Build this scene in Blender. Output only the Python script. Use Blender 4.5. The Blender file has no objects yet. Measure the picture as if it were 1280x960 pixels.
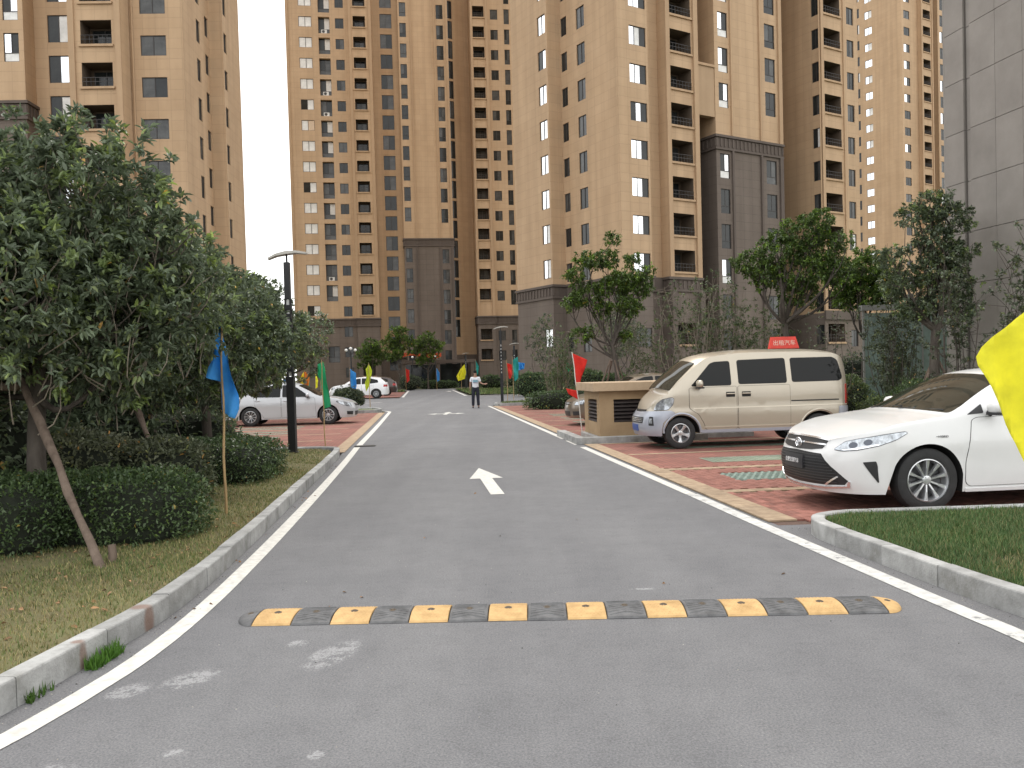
import bpy, bmesh, math, random
import numpy as np
from mathutils import Vector, Matrix
random.seed(7); np.random.seed(7)
C = bpy.context.scene.collection
S = bpy.context.scene
R = math.radians
# ------------------------------------------------------------ camera, sky, sun, exposure
cam = bpy.data.objects.new('camera', bpy.data.cameras.new('camera')); C.objects.link(cam)
cam.data.lens = 36 * 1070 / 1280; cam.data.sensor_width = 36; cam.data.shift_y = 14 / 1280
cam.data.clip_start = 0.05; cam.data.clip_end = 3000
cam.matrix_world = Matrix.Translation((0, 0, 1.55)) @ Matrix.Rotation(R(90 - 1.4), 4, 'X') @ Matrix.Rotation(-0.027, 4, 'Z')
S.camera = cam
w = bpy.data.worlds.new('World'); S.world = w; w.use_nodes = True
nt = w.node_tree; nt.nodes.clear()
N = nt.nodes.new
sky = N('ShaderNodeTexSky'); sky.sky_type = 'NISHITA'; sky.sun_disc = False
SUN_EL, SUN_AZ = R(58), R(-8)
sky.sun_elevation = SUN_EL; sky.sun_rotation = SUN_AZ; sky.dust_density = 4
tc = N('ShaderNodeTexCoord'); no = N('ShaderNodeTexNoise'); no.inputs['Scale'].default_value = 1.6; no.inputs['Detail'].default_value = 4
cr = N('ShaderNodeValToRGB'); cr.color_ramp.elements[0].position = .3; cr.color_ramp.elements[0].color = (8.6, 8.8, 9.1, 1)
cr.color_ramp.elements[1].position = .7; cr.color_ramp.elements[1].color = (11.2, 11.0, 10.6, 1)
mx = N('ShaderNodeMix'); mx.data_type = 'RGBA'; mx.inputs[0].default_value = .88
bg = N('ShaderNodeBackground'); bg.inputs['Strength'].default_value = .1; ow = N('ShaderNodeOutputWorld')
L = nt.links.new
L(tc.outputs['Generated'], no.inputs['Vector']); L(no.outputs['Fac'], cr.inputs[0]); L(sky.outputs[0], mx.inputs[6]); L(cr.outputs[0], mx.inputs[7])
L(mx.outputs[2], bg.inputs['Color']); L(bg.outputs[0], ow.inputs[0])
sl = bpy.data.lights.new('sun', 'SUN'); sl.energy = 1.0; sl.angle = R(20); sl.color = (1, .955, .89)
sun = bpy.data.objects.new('sun', sl); C.objects.link(sun)
_d = Vector((math.sin(SUN_AZ) * math.cos(SUN_EL), math.cos(SUN_AZ) * math.cos(SUN_EL), math.sin(SUN_EL)))
sun.rotation_euler = _d.to_track_quat('Z', 'Y').to_euler()
S.view_settings.view_transform = 'Standard'; S.view_settings.look = 'None'; S.view_settings.exposure = 1.08; S.view_settings.gamma = 1
S.render.engine = 'CYCLES'; S.cycles.use_denoising = True
S.render.resolution_x = 1024; S.render.resolution_y = 768

# ------------------------------------------------------------ materials
MAT = {}
def mat(name, col, rough=.7, metal=0., var=.12, scale=3., bump=0., bscale=60., tint=False, coat=0., spec=.5, trans=0., emit=0., col2=None, stretch=None, world=False):
    if name in MAT: return MAT[name]
    m = bpy.data.materials.new(name); m.use_nodes = True; t = m.node_tree; b = t.nodes['Principled BSDF']
    N = t.nodes.new; L = t.links.new
    b.inputs['Roughness'].default_value = rough; b.inputs['Metallic'].default_value = metal
    b.inputs['Coat Weight'].default_value = coat; b.inputs['Coat Roughness'].default_value = .04; b.inputs['Specular IOR Level'].default_value = spec
    if world: co = N('ShaderNodeNewGeometry').outputs['Position']
    else: co = N('ShaderNodeTexCoord').outputs['Object']
    if stretch:
        mp = N('ShaderNodeMapping'); mp.inputs['Scale'].default_value = stretch; L(co, mp.inputs[0]); co = mp.outputs[0]
    c = (*col, 1)
    if var or col2:
        n = N('ShaderNodeTexNoise'); n.inputs['Scale'].default_value = scale; n.inputs['Detail'].default_value = 5; n.inputs['Roughness'].default_value = .65; L(co, n.inputs['Vector'])
        r = N('ShaderNodeValToRGB'); r.color_ramp.elements[0].position = .32; r.color_ramp.elements[1].position = .68
        r.color_ramp.elements[0].color = tuple(x * (1 - var) for x in col) + (1,)
        r.color_ramp.elements[1].color = (tuple(col2) if col2 else tuple(x * (1 + var) for x in col)) + (1,)
        L(n.outputs['Fac'], r.inputs[0]); src = r.outputs[0]
        if tint:
            a = N('ShaderNodeAttribute'); a.attribute_name = 'tint'
            mm = N('ShaderNodeMix'); mm.data_type = 'RGBA'; mm.blend_type = 'MULTIPLY'; mm.inputs[0].default_value = 1
            L(src, mm.inputs[6]); L(a.outputs['Color'], mm.inputs[7]); src = mm.outputs[2]
        L(src, b.inputs['Base Color'])
    else: b.inputs['Base Color'].default_value = c
    if bump:
        n2 = N('ShaderNodeTexNoise'); n2.inputs['Scale'].default_value = bscale; n2.inputs['Detail'].default_value = 6; L(co, n2.inputs['Vector'])
        bp = N('ShaderNodeBump'); bp.inputs['Strength'].default_value = bump; bp.inputs['Distance'].default_value = .01
        L(n2.outputs['Fac'], bp.inputs['Height']); L(bp.outputs[0], b.inputs['Normal'])
    if trans:
        tr = N('ShaderNodeBsdfTranslucent'); ad = N('ShaderNodeMixShader'); ad.inputs[0].default_value = trans
        if var or col2: L(src, tr.inputs[0])
        else: tr.inputs[0].default_value = c
        L(b.outputs[0], ad.inputs[1]); L(tr.outputs[0], ad.inputs[2]); L(ad.outputs[0], t.nodes['Material Output'].inputs[0])
    if emit: b.inputs['Emission Color'].default_value = c; b.inputs['Emission Strength'].default_value = emit
    MAT[name] = m; return m

def nodes_of(m):
    t = m.node_tree; return t, t.nodes.new, t.links.new, t.nodes['Principled BSDF']

# ------------------------------------------------------------ object helpers
def props(o, label=None, cat=None, group=None, kind=None):
    if label: o['label'] = label
    if cat: o['category'] = cat
    if group: o['group'] = group
    if kind: o['kind'] = kind
    return o
def empty(name, loc=(0, 0, 0), rz=0., label=None, cat=None, group=None, kind=None):
    o = bpy.data.objects.new(name, None); o.empty_display_size = .2; C.objects.link(o); o.location = loc; o.rotation_euler = (0, 0, rz)
    return props(o, label, cat, group, kind)
def mesh_obj(name, me, parent=None, loc=(0, 0, 0), rz=0.):
    o = bpy.data.objects.new(name, me); C.objects.link(o); o.location = loc; o.rotation_euler = (0, 0, rz)
    if parent: o.parent = parent
    return o
class MB:
    def __init__(s): s.v = []; s.f = []; s.m = []; s.uv = []
    def face(s, pts, mi=0, uv=None):
        i = len(s.v); s.v += [tuple(p) for p in pts]; s.f.append(tuple(range(i, i + len(pts)))); s.m.append(mi); s.uv.append(uv)
    def mesh(s, vs, fs, mi=0):
        i = len(s.v); s.v += [tuple(p) for p in vs]
        for f in fs: s.f.append(tuple(i + k for k in f)); s.m.append(mi); s.uv.append(None)
    def box(s, x0, y0, z0, x1, y1, z1, mi=0):
        s.mesh([(x0, y0, z0), (x1, y0, z0), (x1, y1, z0), (x0, y1, z0), (x0, y0, z1), (x1, y0, z1), (x1, y1, z1), (x0, y1, z1)],
               [(0, 3, 2, 1), (4, 5, 6, 7), (0, 1, 5, 4), (1, 2, 6, 5), (2, 3, 7, 6), (3, 0, 4, 7)], mi)
    def prism(s, poly, z0, z1, mi=0):   # poly ccw in xy
        n = len(poly); vs = [(x, y, z0) for x, y in poly] + [(x, y, z1) for x, y in poly]
        s.mesh(vs, [tuple(range(n - 1, -1, -1)), tuple(range(n, 2 * n))] + [(i, (i + 1) % n, n + (i + 1) % n, n + i) for i in range(n)], mi)
    def tube(s, pts, rad, n=8, mi=0, caps=True):
        pts = [Vector(p) for p in pts]; rad = rad if hasattr(rad, '__len__') else [rad] * len(pts); vs = []; prev = None
        for k, p in enumerate(pts):
            t = (pts[min(k + 1, len(pts) - 1)] - pts[max(k - 1, 0)]).normalized()
            if prev is None: a = t.cross(Vector((0, 0, 1))) if abs(t.z) < .95 else t.cross(Vector((1, 0, 0)))
            else: a = prev - t * prev.dot(t)
            a.normalize(); prev = a; b = t.cross(a)
            vs += [tuple(p + (a * math.cos(2 * math.pi * j / n) + b * math.sin(2 * math.pi * j / n)) * rad[k]) for j in range(n)]
        fs = [(k * n + j, k * n + (j + 1) % n, (k + 1) * n + (j + 1) % n, (k + 1) * n + j) for k in range(len(pts) - 1) for j in range(n)]
        if caps: fs += [tuple(range(n - 1, -1, -1)), tuple((len(pts) - 1) * n + j for j in range(n))]
        s.mesh(vs, fs, mi)
    def lathe(s, prof, n=24, origin=(0, 0, 0), axis='z', mi=0):   # prof: (r, h)
        vs = []
        for r, h in prof:
            for j in range(n):
                a = 2 * math.pi * j / n; x, y, z = r * math.cos(a), r * math.sin(a), h
                if axis == 'y': x, y, z = x, z, y
                vs.append((origin[0] + x, origin[1] + y, origin[2] + z))
        fs = []
        for k in range(len(prof) - 1):
            for j in range(n):
                q = (k * n + j, k * n + (j + 1) % n, (k + 1) * n + (j + 1) % n, (k + 1) * n + j)
                fs.append(q if axis == 'z' else q[::-1])
        s.mesh(vs, fs, mi)
    def data(s, name, mats, smooth=False):
        me = bpy.data.meshes.new(name); me.from_pydata(s.v, [], s.f)
        for m in (mats if isinstance(mats, (list, tuple)) else [mats]): me.materials.append(m)
        me.polygons.foreach_set('material_index', s.m)
        if any(u is not None for u in s.uv):
            l = me.uv_layers.new(name='UVMap'); flat = []
            for f, u in zip(s.f, s.uv):
                for k in range(len(f)): flat += list(u[k]) if u else [0, 0]
            l.data.foreach_set('uv', flat)
        if smooth: me.polygons.foreach_set('use_smooth', [True] * len(s.f))
        me.update(); return me
    def build(s, name, mats, parent=None, smooth=False, bevel=0., loc=(0, 0, 0), rz=0., weld=False):
        me = s.data(name, mats, smooth)
        if bevel or weld:
            bm = bmesh.new(); bm.from_mesh(me); bmesh.ops.remove_doubles(bm, verts=bm.verts, dist=1e-5)
            if bevel:
                es = [e for e in bm.edges if len(e.link_faces) == 2 and e.calc_face_angle(0) > .6]
                bmesh.ops.bevel(bm, geom=es, offset=bevel, segments=2, affect='EDGES', profile=.6)
            bm.to_mesh(me); bm.free()
        if smooth and hasattr(me, 'set_sharp_from_angle'): me.set_sharp_from_angle(angle=R(40))
        return mesh_obj(name, me, parent, loc, rz)

# ------------------------------------------------------------ ground, road, paving
DX = -0.105                       # the road runs along (DX, 1)
def rd(s, y): return (s + DX * y, y)
m_soil = mat('soil', (.075, .06, .035), .95, var=.35, scale=.8, bump=.6, bscale=30, world=True, col2=(.10, .105, .045))
g = MB(); g.face([(-1500, -300, -.06), (1500, -300, -.06), (1500, 2500, -.06), (-1500, 2500, -.06)])
props(g.build('ground', m_soil), kind='structure')

def asphalt():
    m = mat('asphalt', (.137, .136, .136), .93, var=0, world=True)
    t, N, L, b = nodes_of(m); pos = N('ShaderNodeNewGeometry').outputs['Position']
    def noise(sc, det=4, rough=.6):
        n = N('ShaderNodeTexNoise'); n.inputs['Scale'].default_value = sc; n.inputs['Detail'].default_value = det; n.inputs['Roughness'].default_value = rough; L(pos, n.inputs['Vector']); return n.outputs['Fac']
    def ramp(f, a, b_, ca, cb):
        r = N('ShaderNodeValToRGB'); r.color_ramp.elements[0].position = a; r.color_ramp.elements[1].position = b_
        r.color_ramp.elements[0].color = (*ca, 1); r.color_ramp.elements[1].color = (*cb, 1); L(f, r.inputs[0]); return r.outputs[0]
    def mul(a, c):
        q = N('ShaderNodeMix'); q.data_type = 'RGBA'; q.blend_type = 'MULTIPLY'; q.inputs[0].default_value = 1; L(a, q.inputs[6]); L(c, q.inputs[7]); return q.outputs[2]
    def mixf(f, a, col):
        q = N('ShaderNodeMix'); q.data_type = 'RGBA'; L(f, q.inputs[0]); L(a, q.inputs[6]); q.inputs[7].default_value = (*col, 1); return q.outputs[2]
    c = ramp(noise(.35, 6, .7), .3, .72, (.152, .153, .159), (.188, .188, .192))
    c = mul(c, ramp(noise(2.2, 5, .7), .3, .7, (.92, .92, .92), (1.08, 1.075, 1.07)))
    c = mul(c, ramp(noise(9, 7, .8), .34, .5, (.86, .86, .86), (1, 1, 1)))
    c = mul(c, ramp(noise(33, 6, .85), .60, .72, (1, 1, 1), (1.35, 1.34, 1.3)))
    mpt = N('ShaderNodeMapping'); mpt.inputs['Rotation'].default_value = (0, 0, math.atan(DX)); mpt.inputs['Scale'].default_value = (1.1, .05, 1); L(pos, mpt.inputs[0])
    nt_ = N('ShaderNodeTexNoise'); nt_.inputs['Scale'].default_value = 1.3; nt_.inputs['Detail'].default_value = 3; L(mpt.outputs[0], nt_.inputs[0]); c = mul(c, ramp(nt_.outputs['Fac'], .35, .65, (.93, .93, .935), (1.06, 1.06, 1.055)))
    c = mul(c, ramp(noise(90, 3, .8), .35, .68, (.64, .64, .65), (1.32, 1.32, 1.3)))
    v = N('ShaderNodeTexVoronoi'); v.inputs['Scale'].default_value = 130; L(pos, v.inputs['Vector'])
    c = mul(c, ramp(v.outputs['Distance'], .1, .45, (1.12, 1.12, 1.1), (.9, .9, .91)))
    c = mixf(ramp(noise(17, 3, .5), .73, .76, (0, 0, 0), (.5, .5, .5)), c, (.06, .06, .06))     # small dark spots
    # pale dried mortar stains on the road
    sep = N('ShaderNodeSeparateXYZ'); L(pos, sep.inputs[0])
    def spot(x, y, rx, ry, rot=0.):
        mp = N('ShaderNodeMapping'); mp.vector_type = 'TEXTURE'; mp.inputs['Location'].default_value = (x, y, 0); mp.inputs['Rotation'].default_value = (0, 0, rot); mp.inputs['Scale'].default_value = (rx, ry, 1)
        L(pos, mp.inputs[0]); gr = N('ShaderNodeTexGradient'); gr.gradient_type = 'SPHERICAL'; L(mp.outputs[0], gr.inputs[0]); return gr.outputs['Fac']
    tot = None
    for a in [(-1.05, 4.78, .13, .3, -.3), (-1.72, 4.45, .12, .2, -.6), (-1.98, 4.3, .1, .14, -.5), (-1.3, 5.0, .07, .08, 0),
              (-1.45, 3.55, .06, .05, 0), (-.85, 3.5, .04, .05, 0), (.9, 6.05, .12, .03, 0), (-1.9, 3.3, .2, .2, 0)]:
        s_ = spot(*a)
        if tot is None: tot = s_
        else:
            ad = N('ShaderNodeMath'); ad.operation = 'ADD'; L(tot, ad.inputs[0]); L(s_, ad.inputs[1]); tot = ad.outputs[0]
    pw_n = N('ShaderNodeMath'); pw_n.operation = 'MULTIPLY'; L(tot, pw_n.inputs[0]); L(ramp(noise(11, 7, .8), .45, .60, (0, 0, 0), (1.3, 1.3, 1.3)), pw_n.inputs[1]); tot = pw_n.outputs[0]
    mu = N('ShaderNodeMath'); mu.operation = 'MULTIPLY'; L(tot, mu.inputs[0]); L(ramp(noise(45, 7, .85), .42, .60, (0, 0, 0), (2.4, 2.4, 2.4)), mu.inputs[1])
    cl = N('ShaderNodeClamp'); L(mu.outputs[0], cl.inputs[0]); cl.inputs['Max'].default_value = .34
    c = mixf(cl.outputs[0], c, (.5, .5, .5))
    L(c, b.inputs['Base Color'])
    bp = N('ShaderNodeBump'); bp.inputs['Strength'].default_value = .55; bp.inputs['Distance'].default_value = .006; L(noise(140, 3, .8), bp.inputs['Height']); L(bp.outputs[0], b.inputs['Normal'])
    return m
m_asph = asphalt()
g = MB()
g.face([(-3.6, -6, 0), (5, -6, 0), rd(3.6, 38) + (0,), rd(3.6, 44) + (0,), rd(20, 46) + (0,), rd(40, 46) + (0,), rd(40, 64) + (0,), rd(3.6, 64) + (0,), rd(3.6, 96) + (0,), rd(30, 96) + (0,), rd(30, 104) + (0,), rd(-40, 104) + (0,), rd(-40, 99) + (0,), rd(-1.7, 97) + (0,), rd(-1.7, 64) + (0,), rd(-40, 60) + (0,), rd(-40, 45) + (0,), rd(-1.7, 40) + (0,), rd(-1.7, 17) + (0,)])
props(g.build('road', m_asph), kind='structure')

m_line = mat('road_paint', (.56, .545, .50), .85, var=.16, scale=14, bump=.35, bscale=120, world=True, col2=(.68, .665, .62))
def worn(m, thr=.66, sc=9.):
    t, N, L, b = nodes_of(m); pos = N('ShaderNodeNewGeometry').outputs['Position']
    n = N('ShaderNodeTexNoise'); n.inputs['Scale'].default_value = sc; n.inputs['Detail'].default_value = 8; n.inputs['Roughness'].default_value = .75; L(pos, n.inputs[0])
    r = N('ShaderNodeValToRGB'); r.color_ramp.elements[0].position = thr; r.color_ramp.elements[1].position = thr + .05; L(n.outputs['Fac'], r.inputs[0])
    old = b.inputs['Base Color'].links[0].from_socket
    q = N('ShaderNodeMix'); q.data_type = 'RGBA'; L(r.outputs[0], q.inputs[0]); L(old, q.inputs[6]); q.inputs[7].default_value = (.22, .22, .22, 1); L(q.outputs[2], b.inputs['Base Color'])
worn(m_line, .62, 7.)
def ribbon(mb, path, w0, w1, z, sub=1):     # strip between offsets w0 and w1 left of the path
    P = [Vector(p) for p in path]; lo = []; hi = []
    for i, p in enumerate(P):
        t = (P[min(i + 1, len(P) - 1)] - P[max(i - 1, 0)]).normalized(); n = Vector((-t.y, t.x)); lo.append(p + n * w0); hi.append(p + n * w1)
    for i in range(len(P) - 1): mb.face([(*lo[i], z), (*lo[i + 1], z), (*hi[i + 1], z), (*hi[i], z)])
def smooth_path(pts, step=.25):
    P = [Vector((*p[:2],)) for p in pts]; out = []
    for i in range(len(P) - 1):
        p0, p1, p2, p3 = P[max(i - 1, 0)], P[i], P[i + 1], P[min(i + 2, len(P) - 1)]; n = max(1, int((p2 - p1).length / step))
        for k in range(n):
            t = k / n; out.append(.5 * ((2 * p1) + (-p0 + p2) * t + (2 * p0 - 5 * p1 + 4 * p2 - p3) * t * t + (-p0 + 3 * p1 - 3 * p2 + p3) * t ** 3))
    out.append(P[-1]); return out
LL = smooth_path([(-3.3, 1.0), (-2.75, 2.3), (-2.42, 3.2), (-2.26, 3.79), (-2.2, 4.15), (-2.15, 4.57), (-2.13, 5.11), (-2.16, 5.96), (-2.25, 7.14), (-2.43, 9.1), (-2.75, 12.28), (-3.13, 15.85), (-3.51, 19.2)])
g = MB(); ribbon(g, LL, -.065, .065, .004); props(g.build('edge_line', m_line), kind='structure')
g = MB(); ribbon(g, smooth_path([(-3.56, 19.75), (-4.4, 28), (-5.4, 37.4), (-5.55, 38.6), (-5.9, 39.6), (-6.9, 41.2)]), -.07, .07, .004)
ribbon(g, smooth_path([(-8.2, 53.9), (-9.4, 52.6), (-12, 53.6)]), -.1, .1, .004)
ribbon(g, [rd(-1.5, 66), rd(-1.5, 95)], -.1, .1, .004)
ribbon(g, [rd(3.35, 66), rd(3.35, 94)], -.1, .1, .004)
ribbon(g, [rd(3.3, 20.0), rd(3.3, 42.6)], -.065, .065, .004)
ribbon(g, [rd(3.3, 18.3), rd(3.3, 19.5)], -.065, .065, .004)
ribbon(g, [rd(3.3, 10.6), rd(3.3, 17.7)], -.065, .065, .004)
props(g.build('edge_line', m_line), kind='structure')
m_line2 = mat('grey_road_paint', (.5, .5, .48), .85, var=.2, scale=8, bump=.3, bscale=110, world=True, col2=(.64, .63, .6)); worn(m_line2, .56, 6)
g = MB(); ribbon(g, smooth_path([(3.0, 1.5), (2.9, 3.6), (2.83, 4.75), (2.73, 5.6), (2.4, 8.6), (2.2, 10.58)]), -.072, .072, .004); props(g.build('edge_line', m_line2), kind='structure')
def arrow(name, pts, loc, ang, z=.004):
    g = MB(); c, s = math.cos(ang), math.sin(ang)
    for poly in pts: g.face([(loc[0] + x * c - y * s, loc[1] + x * s + y * c, z) for x, y in poly])
    return props(g.build(name, m_line), kind='structure')
arrow('straight_arrow_marking', [[(-.09, 0), (.09, 0), (.09, 1.75), (-.09, 1.75)], [(-.25, 1.75), (.25, 1.75), (0, 3.2)]], (-.22, 11.05), math.atan2(-DX, 1) + .01)
arrow('junction_arrow_marking', [[(-.08, -.9), (.08, -.9), (.08, .5), (-.08, .5)], [(-.2, .5), (.2, .5), (0, 1.4)], [(.09, -.3), (.42, -.3), (.42, 0), (.09, 0)], [(.42, -.6), (.78, -.15), (.42, .3)], [(-.42, -.3), (-.09, -.3), (-.09, 0), (-.42, 0)], [(-.42, .3), (-.78, -.15), (-.42, -.6)]], (-2.72, 35.3), 0)
arrow('far_arrow_marking', [[(-.15, -1.5), (.15, -1.5), (.15, .6), (-.15, .6)], [(-.45, .6), (.45, .6), (0, 2.2)]], (-6.3, 86), .1)

# kerbs -------------------------------------------------------
m_kerb = mat('kerb_granite', (.34, .34, .325), .85, var=.3, scale=5, bump=.5, bscale=70, world=True, col2=(.42, .42, .41))
def kerb_mat(m):
    t, N, L, b = nodes_of(m); pos = N('ShaderNodeNewGeometry').outputs['Position']; old = b.inputs['Base Color'].links[0].from_socket
    oi = N('ShaderNodeObjectInfo'); hr = N('ShaderNodeMapRange'); hr.inputs['To Min'].default_value = .8; hr.inputs['To Max'].default_value = 1.12; L(oi.outputs['Random'], hr.inputs[0])
    q = N('ShaderNodeMix'); q.data_type = 'RGBA'; q.blend_type = 'MULTIPLY'; q.inputs[0].default_value = 1; L(old, q.inputs[6]); L(hr.outputs[0], q.inputs[7])
    # dark grime streaks and rusty patches
    n = N('ShaderNodeTexNoise'); n.inputs['Scale'].default_value = 2.2; n.inputs['Detail'].default_value = 7; n.inputs['Roughness'].default_value = .7; L(pos, n.inputs[0])
    r = N('ShaderNodeValToRGB'); r.color_ramp.elements[0].position = .56; r.color_ramp.elements[1].position = .72; r.color_ramp.elements[1].color = (.75, .75, .75, 1); L(n.outputs['Fac'], r.inputs[0])
    q2 = N('ShaderNodeMix'); q2.data_type = 'RGBA'; L(r.outputs[0], q2.inputs[0]); L(q.outputs[2], q2.inputs[6]); q2.inputs[7].default_value = (.15, .145, .12, 1)
    c = q2.outputs[2]
    for (x, y, sx, sy) in [(-2.38, 5.37, .12, .1), (-2.42, 4.66, .06, .06)]:
        mp = N('ShaderNodeMapping'); mp.vector_type = 'TEXTURE'; mp.inputs['Location'].default_value = (x, y, .06); mp.inputs['Scale'].default_value = (sx, sy, .16)
        L(pos, mp.inputs[0]); gr = N('ShaderNodeTexGradient'); gr.gradient_type = 'SPHERICAL'; L(mp.outputs[0], gr.inputs[0])
        rr = N('ShaderNodeValToRGB'); rr.color_ramp.elements[0].position = .1; rr.color_ramp.elements[1].position = .35; rr.color_ramp.elements[1].color = (.62, .62, .62, 1); L(gr.outputs['Fac'], rr.inputs[0])
        q3 = N('ShaderNodeMix'); q3.data_type = 'RGBA'; L(rr.outputs[0], q3.inputs[0]); L(c, q3.inputs[6]); q3.inputs[7].default_value = (.17, .075, .04, 1); c = q3.outputs[2]
    L(c, b.inputs['Base Color'])
kerb_mat(m_kerb)
m_mortar = mat('mortar', (.13, .13, .12), .95, var=.3, scale=20, world=True)
def kerb(path, stone=1.0, width=.12, h=.15, z0=-.05, name='kerb', jit=.004):
    """path = foot of the road-side face; stones lie on the left of the path direction"""
    P = smooth_path(path, .1); g = MB(); ribbon(g, P, .012, width - .01, h - .03)
    lo = P
    for i in range(len(P) - 1):                      # mortar bed sides
        t = (P[i + 1] - P[i]).normalized(); n = Vector((-t.y, t.x)) * .012
        g.face([(*(P[i] + n), z0), (*(P[i + 1] + n), z0), (*(P[i + 1] + n), h - .03), (*(P[i] + n), h - .03)])
    root = props(g.build(name, m_mortar), kind='structure')
    acc = 0; cur = [P[0]]; segs = []
    for i in range(1, len(P)):
        acc += (P[i] - P[i - 1]).length; cur.append(P[i])
        if acc >= stone or i == len(P) - 1: segs.append(cur); cur = [P[i]]; acc = 0
    for sg in segs:
        if len(sg) < 2: continue
        o = random.uniform(-jit, jit); dz = random.uniform(-jit, jit); gp = .004; c = .012
        pts = [p.copy() for p in sg]; t0 = (pts[1] - pts[0]).normalized(); t1 = (pts[-1] - pts[-2]).normalized(); pts[0] += t0 * gp; pts[-1] -= t1 * gp
        prof = [(0, z0), (0, h - c), (c * .3, h - c * .3), (c, h), (width - c, h), (width, h - c), (width, z0)]
        vs = []
        for i, p in enumerate(pts):
            t = (pts[min(i + 1, len(pts) - 1)] - pts[max(i - 1, 0)]).normalized(); n = Vector((-t.y, t.x))
            for a, z in prof: q = p + n * (a + o); vs.append((q.x, q.y, z + (dz if z > 0 else 0)))
        k = len(prof); fs = []
        for i in range(len(pts) - 1):
            for j in range(k - 1): fs.append((i * k + j, i * k + j + 1, (i + 1) * k + j + 1, (i + 1) * k + j))
        fs += [tuple(range(k)), tuple((len(pts) - 1) * k + j for j in range(k - 1, -1, -1))]
        s_ = MB(); s_.mesh(vs, [f[::-1] for f in fs]); s_.build('kerb_stone', m_kerb, root)
    return root
KL = [(-3.4, 1.0), (-2.95, 2.1), (-2.68, 3.0), (-2.53, 3.6), (-2.46, 4.0), (-2.42, 4.35), (-2.38, 4.79), (-2.33, 5.37), (-2.33, 6.04), (-2.41, 7.16), (-2.6, 9.08), (-2.84, 11.26), (-3.13, 14.05), (-3.4, 16.5)]
kerb(KL + [(-3.5, 17.2), (-3.62, 17.62), (-3.95, 17.85), (-5, 18.0), (-9, 18.4)], .75)
KR = [(6.5, 8.52), (5.02, 8.38), (3.6, 8.32), (3.2, 8.3), (2.95, 8.2), (2.8, 8.05), (2.71, 7.75), (2.75, 7.2), (2.83, 6.6), (2.9, 6.0), (2.97, 5.5), (3.07, 5.0), (3.2, 4.3), (3.45, 3.4), (3.9, 2.2)]
kerb(KR, .7, width=.12)
# raised lawns
m_lawnL = mat('dry_lawn_soil', (.17, .135, .065), .95, var=.3, scale=2.5, bump=.8, bscale=40, world=True, col2=(.13, .13, .05))
def lawn(poly, m, z=.11, name='lawn'):
    g = MB(); g.face([(x, y, z) for x, y in poly]); return props(g.build(name, m), kind='structure')
Lk = [(p.x - .11, p.y) for p in smooth_path(KL + [(-3.6, 17.3), (-3.95, 17.75)], .5)]
lawn(Lk + [(-9, 18.3), (-30, 18.4), (-30, 1)], m_lawnL)
m_lawnR = mat('lawn_soil', (.06, .075, .025), .95, var=.35, scale=2.0, bump=.8, bscale=40, world=True, col2=(.10, .09, .04))
lawn([(6.5, 8.43), (5.02, 8.29), (3.6, 8.22), (3.2, 8.2), (2.9, 8.0), (2.83, 7.7), (2.87, 7.2), (2.95, 6.6), (3.02, 6.0), (3.09, 5.5), (3.19, 5.0), (3.32, 4.3), (3.6, 3.4), (4.1, 2.2), (12, 2.2), (12, 8.9)], m_lawnR)
m_lawnF = mat('far_lawn', (.075, .11, .03), .95, var=.3, scale=1.2, bump=.8, bscale=30, world=True, col2=(.13, .15, .05))
# far grass islands with kerbs
kerb([(6.5, 43.6), (.9, 42.2), (-.3, 42.0), (-.75, 42.6), (-.4, 43.6), (2, 45.2), (6, 46.3)], 1.0)
lawn([(6.4, 43.75), (.9, 42.35), (-.25, 42.15), (-.6, 42.6), (-.3, 43.5), (2, 45.05), (6, 46.15)], m_lawnF)
kerb([(-30, 44.9), (-9, 40.8), (-6.9, 40.9), (-6.1, 39.6), (-5.95, 38.4), (-6.5, 37.8), (-9, 37.6), (-30, 38.8)][::-1], 1.0)
lawn([(-30, 44.7), (-9, 40.65), (-6.95, 40.75), (-6.25, 39.55), (-6.1, 38.5), (-6.55, 37.95), (-9, 37.75), (-30, 39)], m_lawnF)
lawn([rd(-6, 66), rd(-40, 63), rd(-40, 98), rd(-1.9, 96.5), rd(-1.9, 88), rd(-6, 88)], m_lawnF, .08)
lawn([rd(3.8, 66), rd(40, 66), rd(40, 61), rd(60, 61), rd(60, 95), rd(3.8, 95)], m_lawnF, .08)
lawn([(9.3, 10.5), (14, 10.5), (40, 30), (40, 46), (8.5, 42.5), (7.9, 19)], m_lawnF, .1)

# red brick bays ------------------------------------------------
m_brick = mat('red_paver', (.25, .095, .07), .85, var=.3, scale=6, bump=.4, bscale=90, world=True, col2=(.33, .14, .105))
def obj_random(m, lo=.75, hi=1.2, attr=False):
    t, N, L, b = nodes_of(m); old = b.inputs['Base Color'].links[0].from_socket
    if attr: src = N('ShaderNodeAttribute'); src.attribute_name = 'tint'; fac = src.outputs['Color']
    else:
        oi = N('ShaderNodeObjectInfo'); hr = N('ShaderNodeMapRange'); hr.inputs['To Min'].default_value = lo; hr.inputs['To Max'].default_value = hi; L(oi.outputs['Random'], hr.inputs[0]); fac = hr.outputs[0]
    q = N('ShaderNodeMix'); q.data_type = 'RGBA'; q.blend_type = 'MULTIPLY'; q.inputs[0].default_value = 1; L(old, q.inputs[6]); L(fac, q.inputs[7]); L(q.outputs[2], b.inputs['Base Color'])
obj_random(m_brick)
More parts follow.
